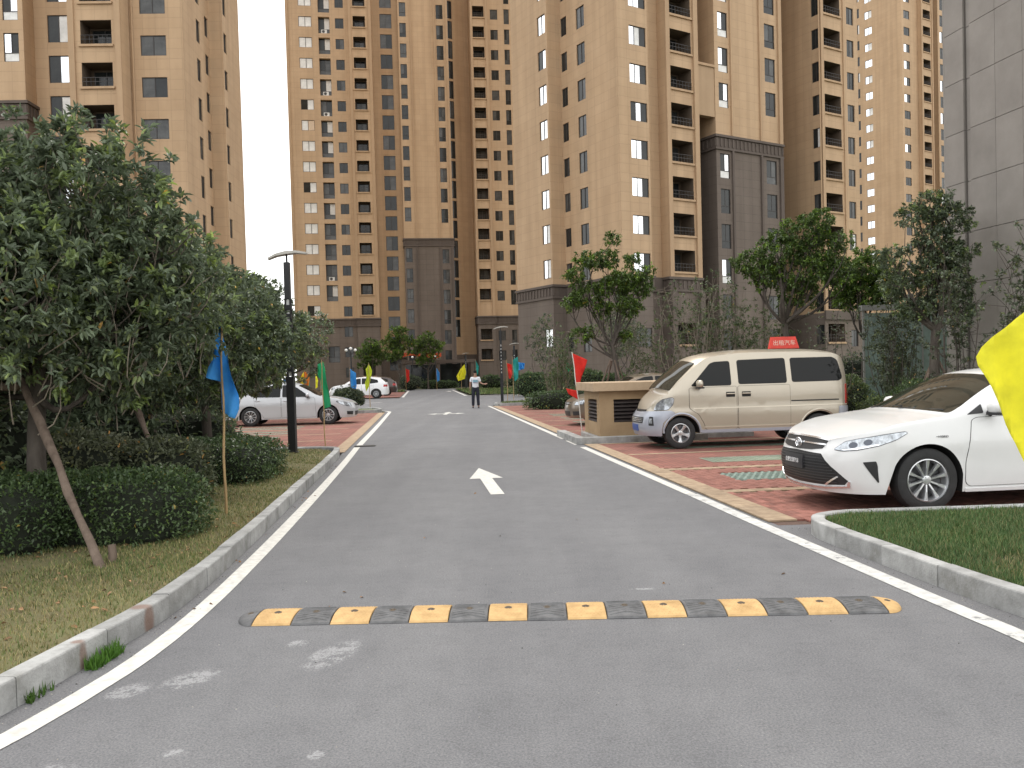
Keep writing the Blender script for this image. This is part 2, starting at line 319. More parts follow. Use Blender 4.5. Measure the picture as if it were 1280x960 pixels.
def brick_sheet(name, c1, c2, cm, bw=.2, bh=.1, seed=0):
    m = mat(name, c1, .87, var=0, world=True); t, N, L, b = nodes_of(m); pos = N('ShaderNodeNewGeometry').outputs['Position']
    mp = N('ShaderNodeMapping'); mp.inputs['Rotation'].default_value = (0, 0, math.atan(DX) + R(90)); L(pos, mp.inputs[0])
    br = N('ShaderNodeTexBrick'); br.inputs['Scale'].default_value = 1; br.inputs['Brick Width'].default_value = bw; br.inputs['Row Height'].default_value = bh; br.inputs['Mortar Size'].default_value = .006
    br.inputs['Color1'].default_value = (*c1, 1); br.inputs['Color2'].default_value = (*c2, 1); br.inputs['Mortar'].default_value = (*cm, 1); L(mp.outputs[0], br.inputs[0])
    n = N('ShaderNodeTexNoise'); n.inputs['Scale'].default_value = 1.3; n.inputs['Detail'].default_value = 6; L(pos, n.inputs[0])
    r = N('ShaderNodeValToRGB'); r.color_ramp.elements[0].position = .3; r.color_ramp.elements[1].position = .7; r.color_ramp.elements[0].color = (.75, .77, .78, 1); r.color_ramp.elements[1].color = (1.15, 1.12, 1.1, 1); L(n.outputs['Fac'], r.inputs[0])
    q = N('ShaderNodeMix'); q.data_type = 'RGBA'; q.blend_type = 'MULTIPLY'; q.inputs[0].default_value = 1; L(br.outputs[0], q.inputs[6]); L(r.outputs[0], q.inputs[7]); L(q.outputs[2], b.inputs['Base Color'])
    bp = N('ShaderNodeBump'); bp.inputs['Strength'].default_value = .6; bp.inputs['Distance'].default_value = .006; bp.invert = True; L(br.outputs['Fac'], bp.inputs['Height']); L(bp.outputs[0], b.inputs['Normal'])
    return m
m_sheet = brick_sheet('red_paving', (.27, .105, .078), (.22, .083, .062), (.11, .065, .05))
m_sand = mat('sand', (.10, .06, .045), .95, var=.3, scale=30, world=True)
NB = 13.25                                    # bricks are built piece by piece up to this distance
g = MB(); g.face([rd(3.45, 8.35) + (.0,), rd(6.2, 8.45) + (.0,), rd(12, 9.2) + (.0,), rd(12, NB + .3) + (.0,), rd(3.45, NB) + (.0,)])
for f in range(len(g.v)): g.v[f] = (g.v[f][0], g.v[f][1], .001)
bay = props(g.build('parking_bay', m_sand), kind='structure')
g = MB(); g.face([rd(3.72, NB) + (.012,), rd(11, NB + 1.0) + (.012,), rd(11, 43.4) + (.012,), rd(5.5, 42.9) + (.012,), rd(3.72, 41.9) + (.012,)]); props(g.build('parking_bay', m_sheet), kind='structure')
g = MB(); g.face([(-3.95, 17.9, .008), (-3.6, 17.7, .008), rd(-1.95, 37.9) + (.008,), rd(-30, 37.9) + (.008,), rd(-30, 18.5) + (.008,), (-9, 18.5, .008)]); props(g.build('parking_bay', m_sheet), kind='structure')
g = MB(); g.face([rd(-6, 66) + (.02,), rd(-1.7, 66) + (.02,), rd(-1.7, 88) + (.02,), rd(-6, 88) + (.02,)]); props(g.build('parking_bay', m_sheet), kind='structure')
# local paving frame: u across (away from the road), v along the road
PU = Vector((1, -DX)).normalized(); PV = Vector((DX, 1)).normalized(); PO = Vector(rd(3.3, 8.0)); PA = math.atan2(PU.y, PU.x)
def pw(u, v): return PO + PU * u + PV * v
def in_island(p): return (p.y < 8.45 and p.x > 2.62) or p.y < 8.0
def brick_mesh(name, lx, ly, m, ch=.004, h=.02):
    s_ = MB(); a, b_ = lx / 2, ly / 2
    s_.mesh([(-a, -b_, -h), (a, -b_, -h), (a, b_, -h), (-a, b_, -h), (-a, -b_, -ch), (a, -b_, -ch), (a, b_, -ch), (-a, b_, -ch), (-a + ch, -b_ + ch, 0), (a - ch, -b_ + ch, 0), (a - ch, b_ - ch, 0), (-a + ch, b_ - ch, 0)],
            [(0, 1, 5, 4), (1, 2, 6, 5), (2, 3, 7, 6), (3, 0, 4, 7), (4, 5, 9, 8), (5, 6, 10, 9), (6, 7, 11, 10), (7, 4, 8, 11), (8, 9, 10, 11)])
    return s_.data(name, m)
m_beige = mat('beige_paver', (.33, .235, .15), .88, var=.25, scale=7, bump=.4, bscale=90, world=True, col2=(.40, .30, .2)); obj_random(m_beige, .85, 1.12)
m_gpave = mat('green_grid_paver', (.20, .27, .225), .9, var=.25, scale=12, bump=.4, bscale=90, world=True, col2=(.30, .37, .32))
me_b = brick_mesh('brick', .094, .194, m_brick); me_s = brick_mesh('border_stone', .296, .296, m_beige)
STR = [2.6, 5.1]; GR = [(3.62, 4.42, .95)]; UMAX = 6.2
vmax = (NB - 8.0)
def is_stripe(v): return any(abs(v - a) < .055 for a in STR)
cand = []
row = 0; u = .45
while u < UMAX:
    v = -.1 - (.1 if row % 2 else 0)
    while v < vmax + .2:
        c = pw(u, v + .1)
        if not in_island(c) and not any(a - .02 < v + .1 < b_ + .02 and u > s0 for a, b_, s0 in GR) and not any(abs(v + .1 - a) < .15 for a in STR): cand.append((c, u, v))
        v += .2
    u += .1; row += 1
cand.sort(key=lambda t: t[0].length)
for c, u, v in cand[:300]:
    mesh_obj('brick', me_b, bay, (c.x, c.y, .024 + random.uniform(-.0012, .0012)), PA)
g = MB()
for c, u, v in cand[300:]:
    dz = .024 + random.uniform(-.0012, .0012); co, si = math.cos(PA), math.sin(PA)
    g.mesh([(c.x + p.co.x * co - p.co.y * si, c.y + p.co.x * si + p.co.y * co, p.co.z + dz) for p in me_b.vertices], [tuple(p.vertices) for p in me_b.polygons])
props(g.build('brick_paving', m_brick, bay), kind='stuff')
me_st = brick_mesh('stripe_brick', .194, .094, m_beige)
for a in STR:
    u = .5
    while u < UMAX:
        for dv in (-.05, .05):
            c = pw(u, a + dv); mesh_obj('stripe_brick', me_st, bay, (c.x, c.y, .026), PA)
        u += .2
v = .35
while v < vmax:
    c = pw(.27, v)
    if not in_island(c): mesh_obj('border_stone', me_s, bay, (c.x, c.y, .025), PA)
    v += .3
g = MB()                                     # grass grid pavers: lattice bars with holes
for a, b_, u0 in GR:
    u = u0
    while u < UMAX:
        for k, v in enumerate(np.arange(a, b_ - .05, .1)):
            off = .05 if k % 2 else 0
            for (du, dv, lx, ly) in ((off, .0, .1, .028), (off, .05, .03, .08)):
                c = pw(u + du + .05, v + dv); q = [(-lx / 2, -ly / 2), (lx / 2, -ly / 2), (lx / 2, ly / 2), (-lx / 2, ly / 2)]; co, si = math.cos(PA), math.sin(PA)
                g.prism([(c.x + x * co - y * si, c.y + x * si + y * co) for x, y in q], .0, .024 + (.001 if lx < .05 else 0))
        u += .1
props(g.build('grass_grid', m_gpave, bay), kind='stuff')
# far bays: stripes of beige and green pavers (sheets)
g = MB()
for yy in (15.7, 18.2, 22.4, 25, 27.5, 30, 32.5, 35, 37.5, 40):
    p = [rd(3.75, yy), (rd(3.75, yy)[0] + 6, yy + .63)]; ribbon(g, p, -.08, .08, .017)
for yy in (19.0, 21.5, 24, 26.5, 29, 31.5, 34, 36.5):
    ribbon(g, [rd(-12, yy - 1.1), rd(-2.3, yy)], -.08, .08, .013)
ribbon(g, [rd(3.58, NB), rd(3.58, 42)], -.15, .15, .014); ribbon(g, [rd(-1.8, 17.9), rd(-1.8, 37.8)], -.14, .14, .012)
props(g.build('paving_stripes', m_beige), kind='structure')
g = MB()
ribbon(g, [(rd(4.75, 14.4)[0], 14.42), (rd(4.75, 14.4)[0] + 5, 14.95)], -.38, .38, .016)
for yy in (16.8, 17.6, 23.3, 24.2, 26, 26.8, 28.4, 29.2, 31, 31.8): ribbon(g, [(rd(4.7, yy)[0], yy), (rd(4.7, yy)[0] + 5, yy + .5)], -.22, .22, .016)
for yy in (19.7, 20.7, 22.2, 23.1, 24.7, 25.6, 27.2, 28.1): ribbon(g, [rd(-12, yy - 1.0), rd(-3.9, yy)], -.22, .22, .012)
props(g.build('green_paving_strips', brick_sheet('green_paving', (.24, .28, .22), (.18, .22, .15), (.05, .06, .03), .1, .1)), kind='structure')
g = MB()
ribbon(g, [(8.3, 42.4), (22, 45.5)], -1.4, .2, .02); ribbon(g, [rd(3.3, 64.5), (30, 66)], -.6, .6, .02)
props(g.build('pavement', mat('concrete_slabs', (.33, .32, .3), .9, var=.15, scale=2, world=True, bump=.3)), kind='structure')
# drain grate on the left edge
gr = empty('drain_grate', (-3.38, 19.47, 0), math.atan(-DX), 'dark slotted drain grate beside the left edge line at the brick bay', 'drain grate')
g = MB(); g.box(-.24, -.15, -.03, .24, .15, .006); g.build('recess', mat('black_void', (.01, .01, .01), .9, var=0), gr)
for i in range(8): s_ = MB(); s_.box(-.22 + i * .056, -.14, .0, -.19 + i * .056, .15, .018); s_.build('bar', mat('cast_iron', (.06, .055, .05), .6, .6, var=.3), gr)
# ------------------------------------------------------------ towers
def stone_mat(name, c, c2, uw=.9, uh=.72, joint=.55, rough=.85):
    m = mat(name, c, rough, var=0); t, N, L, b = nodes_of(m)
    uv = N('ShaderNodeUVMap').outputs[0]; pos = N('ShaderNodeTexCoord').outputs['Object']
    br = N('ShaderNodeTexBrick'); br.offset = 0; br.inputs['Scale'].default_value = 1; br.inputs['Brick Width'].default_value = uw; br.inputs['Row Height'].default_value = uh; br.inputs['Mortar Size'].default_value = .015; br.inputs['Mortar Smooth'].default_value = .1
    br.inputs['Color1'].default_value = (1, 1, 1, 1); br.inputs['Color2'].default_value = (.95, .95, .95, 1); br.inputs['Mortar'].default_value = (joint,) * 3 + (1,); L(uv, br.inputs[0])
    n = N('ShaderNodeTexNoise'); n.inputs['Scale'].default_value = .35; n.inputs['Detail'].default_value = 7; n.inputs['Roughness'].default_value = .7; L(pos, n.inputs[0])
    mp = N('ShaderNodeMapping'); mp.inputs['Scale'].default_value = (1.4, 1.4, .06); L(pos, mp.inputs[0])
    n3 = N('ShaderNodeTexNoise'); n3.inputs['Scale'].default_value = 1; n3.inputs['Detail'].default_value = 5; L(mp.outputs[0], n3.inputs[0])
    r = N('ShaderNodeValToRGB'); r.color_ramp.elements[0].position = .3; r.color_ramp.elements[1].position = .7; r.color_ramp.elements[0].color = (*c, 1); r.color_ramp.elements[1].color = (*c2, 1); L(n.outputs['Fac'], r.inputs[0])
    r3 = N('ShaderNodeValToRGB'); r3.color_ramp.elements[0].position = .3; r3.color_ramp.elements[1].position = .65; r3.color_ramp.elements[0].color = (.88, .87, .86, 1); r3.color_ramp.elements[1].color = (1.03, 1.03, 1.03, 1); L(n3.outputs['Fac'], r3.inputs[0])
    def mul(a, c_):
        q = N('ShaderNodeMix'); q.data_type = 'RGBA'; q.blend_type = 'MULTIPLY'; q.inputs[0].default_value = 1; L(a, q.inputs[6]); L(c_, q.inputs[7]); return q.outputs[2]
    L(mul(mul(r.outputs[0], br.outputs[0]), r3.outputs[0]), b.inputs['Base Color'])
    bp = N('ShaderNodeBump'); bp.inputs['Strength'].default_value = .4; bp.inputs['Distance'].default_value = .02; bp.invert = True; L(br.outputs['Fac'], bp.inputs['Height']); L(bp.outputs[0], b.inputs['Normal'])
    return m
m_tan = stone_mat('tan_cladding', (.465, .315, .188), (.525, .365, .225), joint=.82)
m_trim = stone_mat('tan_trim', (.45, .30, .18), (.51, .35, .21), 1.2, 1.4, .9)
m_dark = stone_mat('dark_stone', (.135, .106, .086), (.168, .134, .11), 1.0, .72, .7)
m_darktrim = stone_mat('dark_trim', (.12, .093, .076), (.15, .118, .098), 1.0, .9, .8)
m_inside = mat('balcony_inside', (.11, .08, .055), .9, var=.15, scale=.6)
m_frame = mat('window_frame', (.035, .03, .028), .5, var=0)
m_glassd = mat('dark_glass', (.022, .025, .025), .06, 0, var=.5, scale=.7, spec=.35)
m_glassm = mat('mid_glass', (.07, .072, .07), .06, 0, var=.5, scale=.9, spec=.4)
m_glassr = mat('sky_glass', (.86, .88, .90), .03, .9, var=.05, scale=.5)
m_glassc = mat('curtain_sky_white_glass', (.72, .71, .68), .25, 0, var=.15, scale=1.5)  # curtains and white panels; on the far tower, sky reflection painted as pane colour
m_pipe = mat('downpipe', (.25, .17, .10), .6, var=.1)
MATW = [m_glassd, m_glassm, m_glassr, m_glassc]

def facade(mb, A, B, z0, z1, cols=(), mi=0):
    A = Vector(A); B = Vector(B); D = (B - A); Ln = D.length; D /= Ln; inn = Vector((-D.y, D.x))
    def P(u, z, d=0): q = A + D * u + inn * d; return (q.x, q.y, z)
    def Q(u0, u1, za, zb, d=0):
        if u1 - u0 > 1e-4 and zb - za > 1e-4: mb.face([P(u0, za, d), P(u1, za, d), P(u1, zb, d), P(u0, zb, d)], mi, [(u0, za), (u1, za), (u1, zb), (u0, zb)])
    u = 0
    for (u0, u1, ops, dp) in sorted(cols, key=lambda c: c[0]):
        u0 = max(u0, 0.02); u1 = min(u1, Ln - .02)
        Q(u, u0, z0, z1); z = z0
        for (a, b) in sorted(ops):
            if a <= z0 + .01 or b >= z1 - .01: continue
            Q(u0, u1, z, a); z = b
            for (p, q) in (((u0, a), (u1, a)), ((u1, a), (u1, b)), ((u1, b), (u0, b)), ((u0, b), (u0, a))):
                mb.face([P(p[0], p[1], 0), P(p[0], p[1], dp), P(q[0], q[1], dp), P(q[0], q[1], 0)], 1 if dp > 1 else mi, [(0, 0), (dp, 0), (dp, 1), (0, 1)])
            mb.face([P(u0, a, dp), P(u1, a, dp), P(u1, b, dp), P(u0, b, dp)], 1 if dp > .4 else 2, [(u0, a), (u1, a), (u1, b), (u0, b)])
        Q(u0, u1, z, z1); u = u1
    Q(u, Ln, z0, z1)

WC = {}
def win_meshes(w, h, kind, var):
    k = (round(w, 2), round(h, 2), kind, var)
    if k in WC: return WC[k]
    f = MB(); p = MB(); b = .05
    f.box(0, 0, 0, w, .06, b); f.box(0, 0, h - b, w, .06, h); f.box(0, 0, b, b, .06, h - b); f.box(w - b, 0, b, w, .06, h - b)
    xs = [b, w - b]
    if kind == 'low': zlo = h * .3; f.box(b, 0, zlo, w - b, .055, zlo + .05)
    else: zlo = None
    n = 3 if w > 2.2 or kind == 'three' else 2
    for i in range(1, n): f.box(w * i / n - .03, .002, (zlo + .05 if zlo else b), w * i / n + .03, .052, h - b)
    for i in range(n):
        a, c = w * i / n, w * (i + 1) / n; v = var[i % len(var)]; dy = .02 + .015 * (i % 2)
        z0 = zlo + .05 if zlo else b
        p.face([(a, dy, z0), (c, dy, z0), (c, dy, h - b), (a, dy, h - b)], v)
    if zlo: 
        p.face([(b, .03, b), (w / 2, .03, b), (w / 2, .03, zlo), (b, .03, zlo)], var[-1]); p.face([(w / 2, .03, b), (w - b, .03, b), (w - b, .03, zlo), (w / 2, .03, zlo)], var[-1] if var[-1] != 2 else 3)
    WC[k] = (f.data('window', m_frame), p.data('pane', MATW)); return WC[k]
BC = {}
def balc_meshes(w, h, dep, v):
    k = (round(w, 2), round(h, 2), dep, v)
    if k in BC: return BC[k]
    l = MB(); l.box(-.12, -.13, -.16, w + .12, .02, 0)
    r = MB(); r.box(0, -.03, .86 * .72, w, .01, .9 * .72)
    r.box(0, -.03, .34, w, .01, .37)
    n = max(3, int(w / .28))
    for i in range(n + 1): x = w * i / n; r.box(max(0, x - .012), -.02, 0, min(w, x + .012), 0, .86 * .72)
    d = MB(); d.box(w * .1, dep - .08, 0.02, w * .1 + .06, dep - .02, h * .9); d.box(w * .5, dep - .08, .02, w * .5 + .05, dep - .02, h * .9); d.box(w * .85, dep - .08, .02, w * .85 + .06, dep - .02, h * .9)
    d.face([(w * .1, dep - .05, .02), (w * .5, dep - .05, .02), (w * .5, dep - .05, h * .9), (w * .1, dep - .05, h * .9)], 1); d.face([(w * .5, dep - .04, .02), (w * .85, dep - .04, .02), (w * .85, dep - .04, h * .9), (w * .5, dep - .04, h * .9)], 2 if v else 1)
    BC[k] = (l.data('balcony_ledge', m_trim), r.data('railing', m_frame), d.data('balcony_door', [m_frame, m_glassd, m_glassm])); return BC[k]
def vary(weights):
    r = random.random(); acc = 0
    for v, w_ in weights:
        acc += w_
        if r < acc: return v
    return weights[-1][0]
_a = MB(); _a.box(0, .1, .0, .76, .4, .5, 0); _a.lathe([(0, -.1 + .19), (.19, .09), (.2, .1)], 14, origin=(.3, 0, .25), axis='y', mi=1); ac_me = _a.data('air_conditioner', [mat('ac_casing', (.62, .61, .58), .6, var=.1), m_frame])
class Tower:
    def __init__(s, o, ang, label, cat='apartment tower'):
        s.root = empty('apartment_tower', (*o, 0), R(ang), label, cat); s.wall = MB(); s.base = MB(); s.trim = MB(); s.dtrim = MB(); s.cells = 0
    def face(s, A, B, z0, z1, cols=(), dark=False):
        """cols: dict(u0,u1,zs=[bottoms],h,kind,depth,var)"""
        A_ = Vector(A); D = (Vector(B) - A_).normalized(); inn = Vector((-D.y, D.x)); ang = math.atan2(D.y, D.x); spec = []
        for c in cols:
            ops = [(z, z + c['h']) for z in c['zs'] if z > z0 + .02 and z + c['h'] < z1 - .02]
            dp = c.get('depth', .14); spec.append((c['u0'], c['u1'], ops, dp))
            for (a, b) in ops:
                w_ = c['u1'] - c['u0']; q = A_ + D * c['u0']
                if c['kind'] == 'balc':
                    l, r_, d = balc_meshes(w_, c['h'], dp, random.random() < .4)
                    lo = mesh_obj('balcony_ledge', l, s.root, (q.x, q.y, a), ang); mesh_obj('railing', r_, lo, (0, 0, 0)); mesh_obj('balcony_door', d, s.root, (q.x, q.y, a), ang)
                else:
                    q2 = q + inn * (dp - .07); f, p = win_meshes(w_, c['h'], c['kind'], vary(c['var']))
                    fo = mesh_obj('window', f, s.root, (q2.x, q2.y, a), ang); mesh_obj('pane', p, fo)
                    if c.get('ac') and random.random() < c['ac']: mesh_obj('air_conditioner', ac_me, s.root, (q.x + D.x * (w_ / 2 - .38), q.y + D.y * (w_ / 2 - .38), a + .03), ang)
        facade(s.base if dark else s.wall, A, B, z0, z1, spec)
    def done(s):
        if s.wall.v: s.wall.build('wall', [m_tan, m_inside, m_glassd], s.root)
        if s.base.v: s.base.build('stone_base', [m_dark, m_inside, m_glassd], s.root)
        if s.trim.v: s.trim.build('trim', m_trim, s.root)
        if s.dtrim.v: s.dtrim.build('cornice', m_darktrim, s.root)
def zs(z, pitch, lo, hi):
    k = math.floor((lo - z) / pitch); return [z + pitch * i for i in range(k, int((hi - z) / pitch) + 1) if z + pitch * i > lo]
def cornice(mb, x0, y0, x1, y1, z0, z1, gap=.45):
    """a band with small vertical dentils round a rectangular block, standing proud"""
    mb.box(x0 - .19, y0 - .19, z1 - .2, x1 + .19, y1 + .19, z1); mb.box(x0 - .14, y0 - .14, z0, x1 + .14, y1 + .14, z0 + .18)
    mb.box(x0 - .06, y0 - .06, z0 + .18, x1 + .06, y1 + .06, z1 - .22)
    n = int((x1 - x0) / gap)
    for i in range(n + 1):
        x = x0 + (x1 - x0) * i / n; mb.box(x - .07, y0 - .13, z0 + .24, x + .07, y0 - .07, z1 - .28)
    n = int((y1 - y0) / gap)
    for i in range(n + 1):
        y = y0 + (y1 - y0) * i / max(n, 1)
        for xa, xb in ((x0 - .13, x0 - .07), (x1 + .07, x1 + .13)): mb.box(xa, y - .07, z0 + .24, xb, y + .07, z1 - .28)
TOP = 90
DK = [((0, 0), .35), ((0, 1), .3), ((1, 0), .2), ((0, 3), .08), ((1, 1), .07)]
BR = [((2, 0), .12), ((2, 2), .55), ((2, 3), .2), ((0, 2), .13)]
WHL = [((2, 0, 3), .5), ((0, 2, 3), .3), ((0, 0, 0), .2)]
# --- tower to the right of the road
t = Tower((8.6, 64.9), 31, 'near tan tower right of the road with a corner edge and dark stone foot')
PT = 2.87; cz0, cz1 = 7.7, 8.85
for dark, za, zb in ((True, 0, cz0), (False, cz1, TOP)):
    H_ = 40
    t.face((0, 7.5), (0, 0), za, zb, [dict(u0=.12, u1=.95, zs=zs(.45, PT, 1, H_), h=1.5, kind='two', var=DK), dict(u0=2.3, u1=3.4, zs=zs(.3, PT, 1, H_), h=1.65, kind='two', var=DK)], dark)
    t.face((-1.3, 7.5), (0, 7.5), za, zb, (), dark)
    t.face((-1.3, 13.1), (-1.3, 7.5), za, zb, [dict(u0=4.2, u1=5.35, zs=zs(.8, PT, 1, H_), h=1.55, kind='two', var=BR)], dark)
    t.face((0, 0), (2.95, 0), za, zb, [dict(u0=1.15, u1=2.78, zs=zs(.52, PT, 1, H_), h=1.45, kind='three', var=[((2, 2, 0), .7), ((0, 2, 0), .15), ((2, 3, 0), .15)] if not dark else [((1, 1, 1), 1.)])], dark)
    t.face((2.95, 0), (2.95, .8), za, zb, (), dark); t.face((2.95, .8), (4.6, .8), za, zb, (), dark); t.face((4.6, .8), (4.6, -.1), za, zb, (), dark)
    t.face((4.6, -.1), (7.85, -.1), za, zb, [dict(u0=.5, u1=2.7, zs=zs(.67, PT, 1, H_), h=1.72, kind='balc', depth=1.5)], dark)

for dark, za, zb in ((True, 0, 21.98), (False, 21.98, TOP)): t.face((7.85, -.1), (7.85, 7), za, zb, (), dark); t.face((7.85, 7), (9.95, 7), za, zb, (), dark)
t.wall.box(7.9, .05, 21.98, 9.93, .6, 26.1); t.trim.box(7.8, -.06, 25.95, 9.94, .04, 26.15)
for x0, x1 in ((4.55, 4.95), (7.45, 7.9)): t.trim.box(x0, -.3, 8.85, x1, -.1, 60)
for x in (0, ): cornice(t.dtrim, 0, 0, 2.95, 7.45, cz0, cz1)
cornice(t.dtrim, 4.6, -.1, 7.85, 7, cz0, cz1); cornice(t.dtrim, -1.3, 7.5, 0, 13.1, cz0, cz1); t.dtrim.box(2.9, .6, cz0, 4.7, 2, cz1)
t.dtrim.box(4.5, -.5, 0, 5.0, -.1, 7.7); t.dtrim.box(7.45, -.5, 0, 7.95, -.1, 7.7)
dz0, dz1 = 19.4, 20.6
for dark, za, zb in ((True, 0, dz0), (False, dz1, TOP)):
    t.face((9.95, 7), (9.95, 0), za, zb, (), dark)
    t.face((9.95, 0), (17.65, 0), za, zb, [dict(u0=.42, u1=1.5, zs=zs(-.1, PT, .4, 42), h=2.0, kind='low', var=WHL), dict(u0=5.8, u1=7.05, zs=zs(-.1, PT, .4, 42), h=2.0, kind='low', var=[((0, 0, 0), .5), ((1, 0, 0), .3), ((0, 1, 1), .2)])], dark)
    t.face((17.65, 0), (17.65, 9), za, zb, (), dark)
cornice(t.dtrim, 9.95, 0, 17.65, 7, dz0, dz1)
for x0, x1, m_ in ((11.65, 11.85, t.trim), (15.0, 15.2, t.trim), (17.3, 17.7, t.trim)): m_.box(x0, -.16, dz1, x1, -.003, 60); t.dtrim.box(x0, -.16, 0, x1, -.003, dz0)
for dark, za, zb in ((True, 0, 6.2), (False, 6.2, TOP)):
    t.face((17.65, 9), (21.6, 9), za, zb, (), dark)
    t.face((21.6, 9), (21.6, -1), za, zb, [dict(u0=9.05, u1=9.9, zs=zs(.6, PT, 1, 45), h=1.7, kind='two', var=DK), dict(u0=4.2, u1=5.3, zs=zs(.6, PT, 1, 45), h=1.7, kind='two', var=DK)], dark)
    t.face((21.6, -1), (26.6, -1), za, zb, [dict(u0=.42, u1=2.6, zs=zs(.77, PT, 1, 45), h=1.6, kind='balc', depth=1.4), dict(u0=3.5, u1=4.45, zs=zs(.35, PT, 1, 45), h=1.5, kind='two', var=DK)], dark)
    t.face((26.6, -1), (26.6, 12), za, zb, (), dark)
    t.face((26.6, 12), (-1.3, 13.1), za, zb, (), dark)
t.trim.box(21.55, -1.12, 6.2, 21.9, -1.003, 60); t.trim.box(24.5, -1.12, 6.2, 24.8, -1.003, 60); t.dtrim.box(17.7, 3, 5.6, 21.5, 9, 6.4); t.dtrim.box(21.5, -1.2, 5.6, 26.7, -1.0, 6.4)
for x in (3.1, 21.3): t.trim.tube([(x, .7 if x < 5 else -1.1, 8), (x, .7 if x < 5 else -1.1, 60)], .06, 6)
for z in zs(.4, PT, 8, 45): pass
t.done()
# --- far tower in the middle
t = Tower((-30.5, 118.5), 8, 'far wide tan tower closing the end of the road with dark recessed centre')
PM = 2.84; b0 = 10.37; VM = [((0, 0), .4), ((1, 0), .2), ((0, 1), .25), ((1, 1), .15)]
for dark, za, zb in ((True, 0, 8.8), (False, 9.95, TOP + 5)):
    t.face((.8, 12), (.8, 0), za, zb, (), dark)
    t.face((.8, 0), (9.3, 0), za, zb, [dict(u0=1.75, u1=3.5, zs=zs(b0, PM, 1, 62), h=1.4, kind='two', var=[((3, 3), .7), ((3, 2), .15), ((0, 3), .15)] if not dark else VM),  # white panes here carry the reflected sky in their base colour
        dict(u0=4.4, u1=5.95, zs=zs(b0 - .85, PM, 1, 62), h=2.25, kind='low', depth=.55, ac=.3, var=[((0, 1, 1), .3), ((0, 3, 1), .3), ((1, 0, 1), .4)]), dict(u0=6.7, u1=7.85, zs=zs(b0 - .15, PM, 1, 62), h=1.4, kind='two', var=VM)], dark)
    t.face((9.3, 0), (9.3, -.35), za, zb, (), dark)
    t.face((9.3, -.35), (12.4, -.35), za, zb, [dict(u0=.62, u1=2.3, zs=zs(b0, PM, 1, 62), h=1.5, kind='balc', depth=1.2)], dark)
    t.face((12.4, -.35), (12.4, 1.5), za, zb, (), dark)
    t.face((26.2, 3), (26.2, -.35), za, zb, (), dark)
    t.face((26.2, -.35), (28.7, -.35), za, zb, [dict(u0=.35, u1=1.95, zs=zs(b0 - .97, PM, 1, 62), h=1.55, kind='balc', depth=1.2)], dark)
    t.face((28.7, -.35), (28.7, 0), za, zb, (), dark)
    t.face((28.7, 0), (36, 0), za, zb, [dict(u0=.4, u1=1.45, zs=zs(b0 - 1.1, PM, 1, 62), h=1.4, kind='two', var=VM), dict(u0=2.35, u1=3.1, zs=zs(b0 - 1.7, PM, 1, 62), h=2.1, kind='low', var=VM)], dark)
    t.face((36, 0), (36, 12), za, zb, (), dark); t.face((36, 12), (.8, 12), za, zb, (), dark)
cornice(t.dtrim, .8, 0, 9.3, 12, 8.8, 9.95); cornice(t.dtrim, 9.35, -.35, 12.4, 11, 8.8, 9.95); cornice(t.dtrim, 26.2, -.35, 28.7, 12, 8.8, 9.95); cornice(t.dtrim, 28.75, 0, 36, 12, 8.8, 9.95)
for dark, za, zb in ((True, 0, 4.6), (False, 4.6, TOP + 5)):
    t.face((12.4, 1.5), (16.1, 1.5), za, zb, [dict(u0=1.2, u1=2.85, zs=zs(b0 + .67, PM, 1, 62), h=2.0, kind='two', var=VM)], dark)
    t.face((23.0, 1.6), (26.2, 3), za, zb, [dict(u0=.1, u1=.9, zs=zs(b0 - .4, PM, 1, 62), h=2.5, kind='two', var=VM)], dark)
for dark, za, zb in ((True, 0, 19.85), (False, 20.95, TOP + 5)):
    t.face((16.1, 1.5), (16.1, -.5), za, zb, (), dark)
    t.face((16.1, -.5), (23, -.5), za, zb, [dict(u0=.2, u1=1.1, zs=zs(b0 + 1.58, PM, 1, 62), h=1.95, kind='low', var=VM), dict(u0=5.3, u1=6.25, zs=zs(b0 + 1.38, PM, 1, 62), h=1.95, kind='low', var=VM)], dark)
    t.face((23, -.5), (23, 1.6), za, zb, (), dark)
cornice(t.dtrim, 16.1, -.5, 23, 1.4, 19.85, 20.95)
for x0, x1, y, lo in ((9.3, 9.65, -.35, 9.95), (12.0, 12.4, -.35, 9.95), (26.2, 26.5, -.35, 9.95), (28.3, 28.7, -.35, 9.95)): t.trim.box(x0, y - .12, lo, x1, y - .003, 75)
for x0, x1 in ((17.75, 17.95), (21.0, 21.2), (22.7, 23.0)): t.trim.box(x0, -.62, 20.95, x1, -.503, 75); t.dtrim.box(x0, -.62, 0, x1, -.503, 19.85)
t.trim.box(.8, -.1, 9.95, 1.15, -.003, 75); t.dtrim.box(12.4, 1.2, 4.3, 16.1, 1.49, 4.9)
t.done()
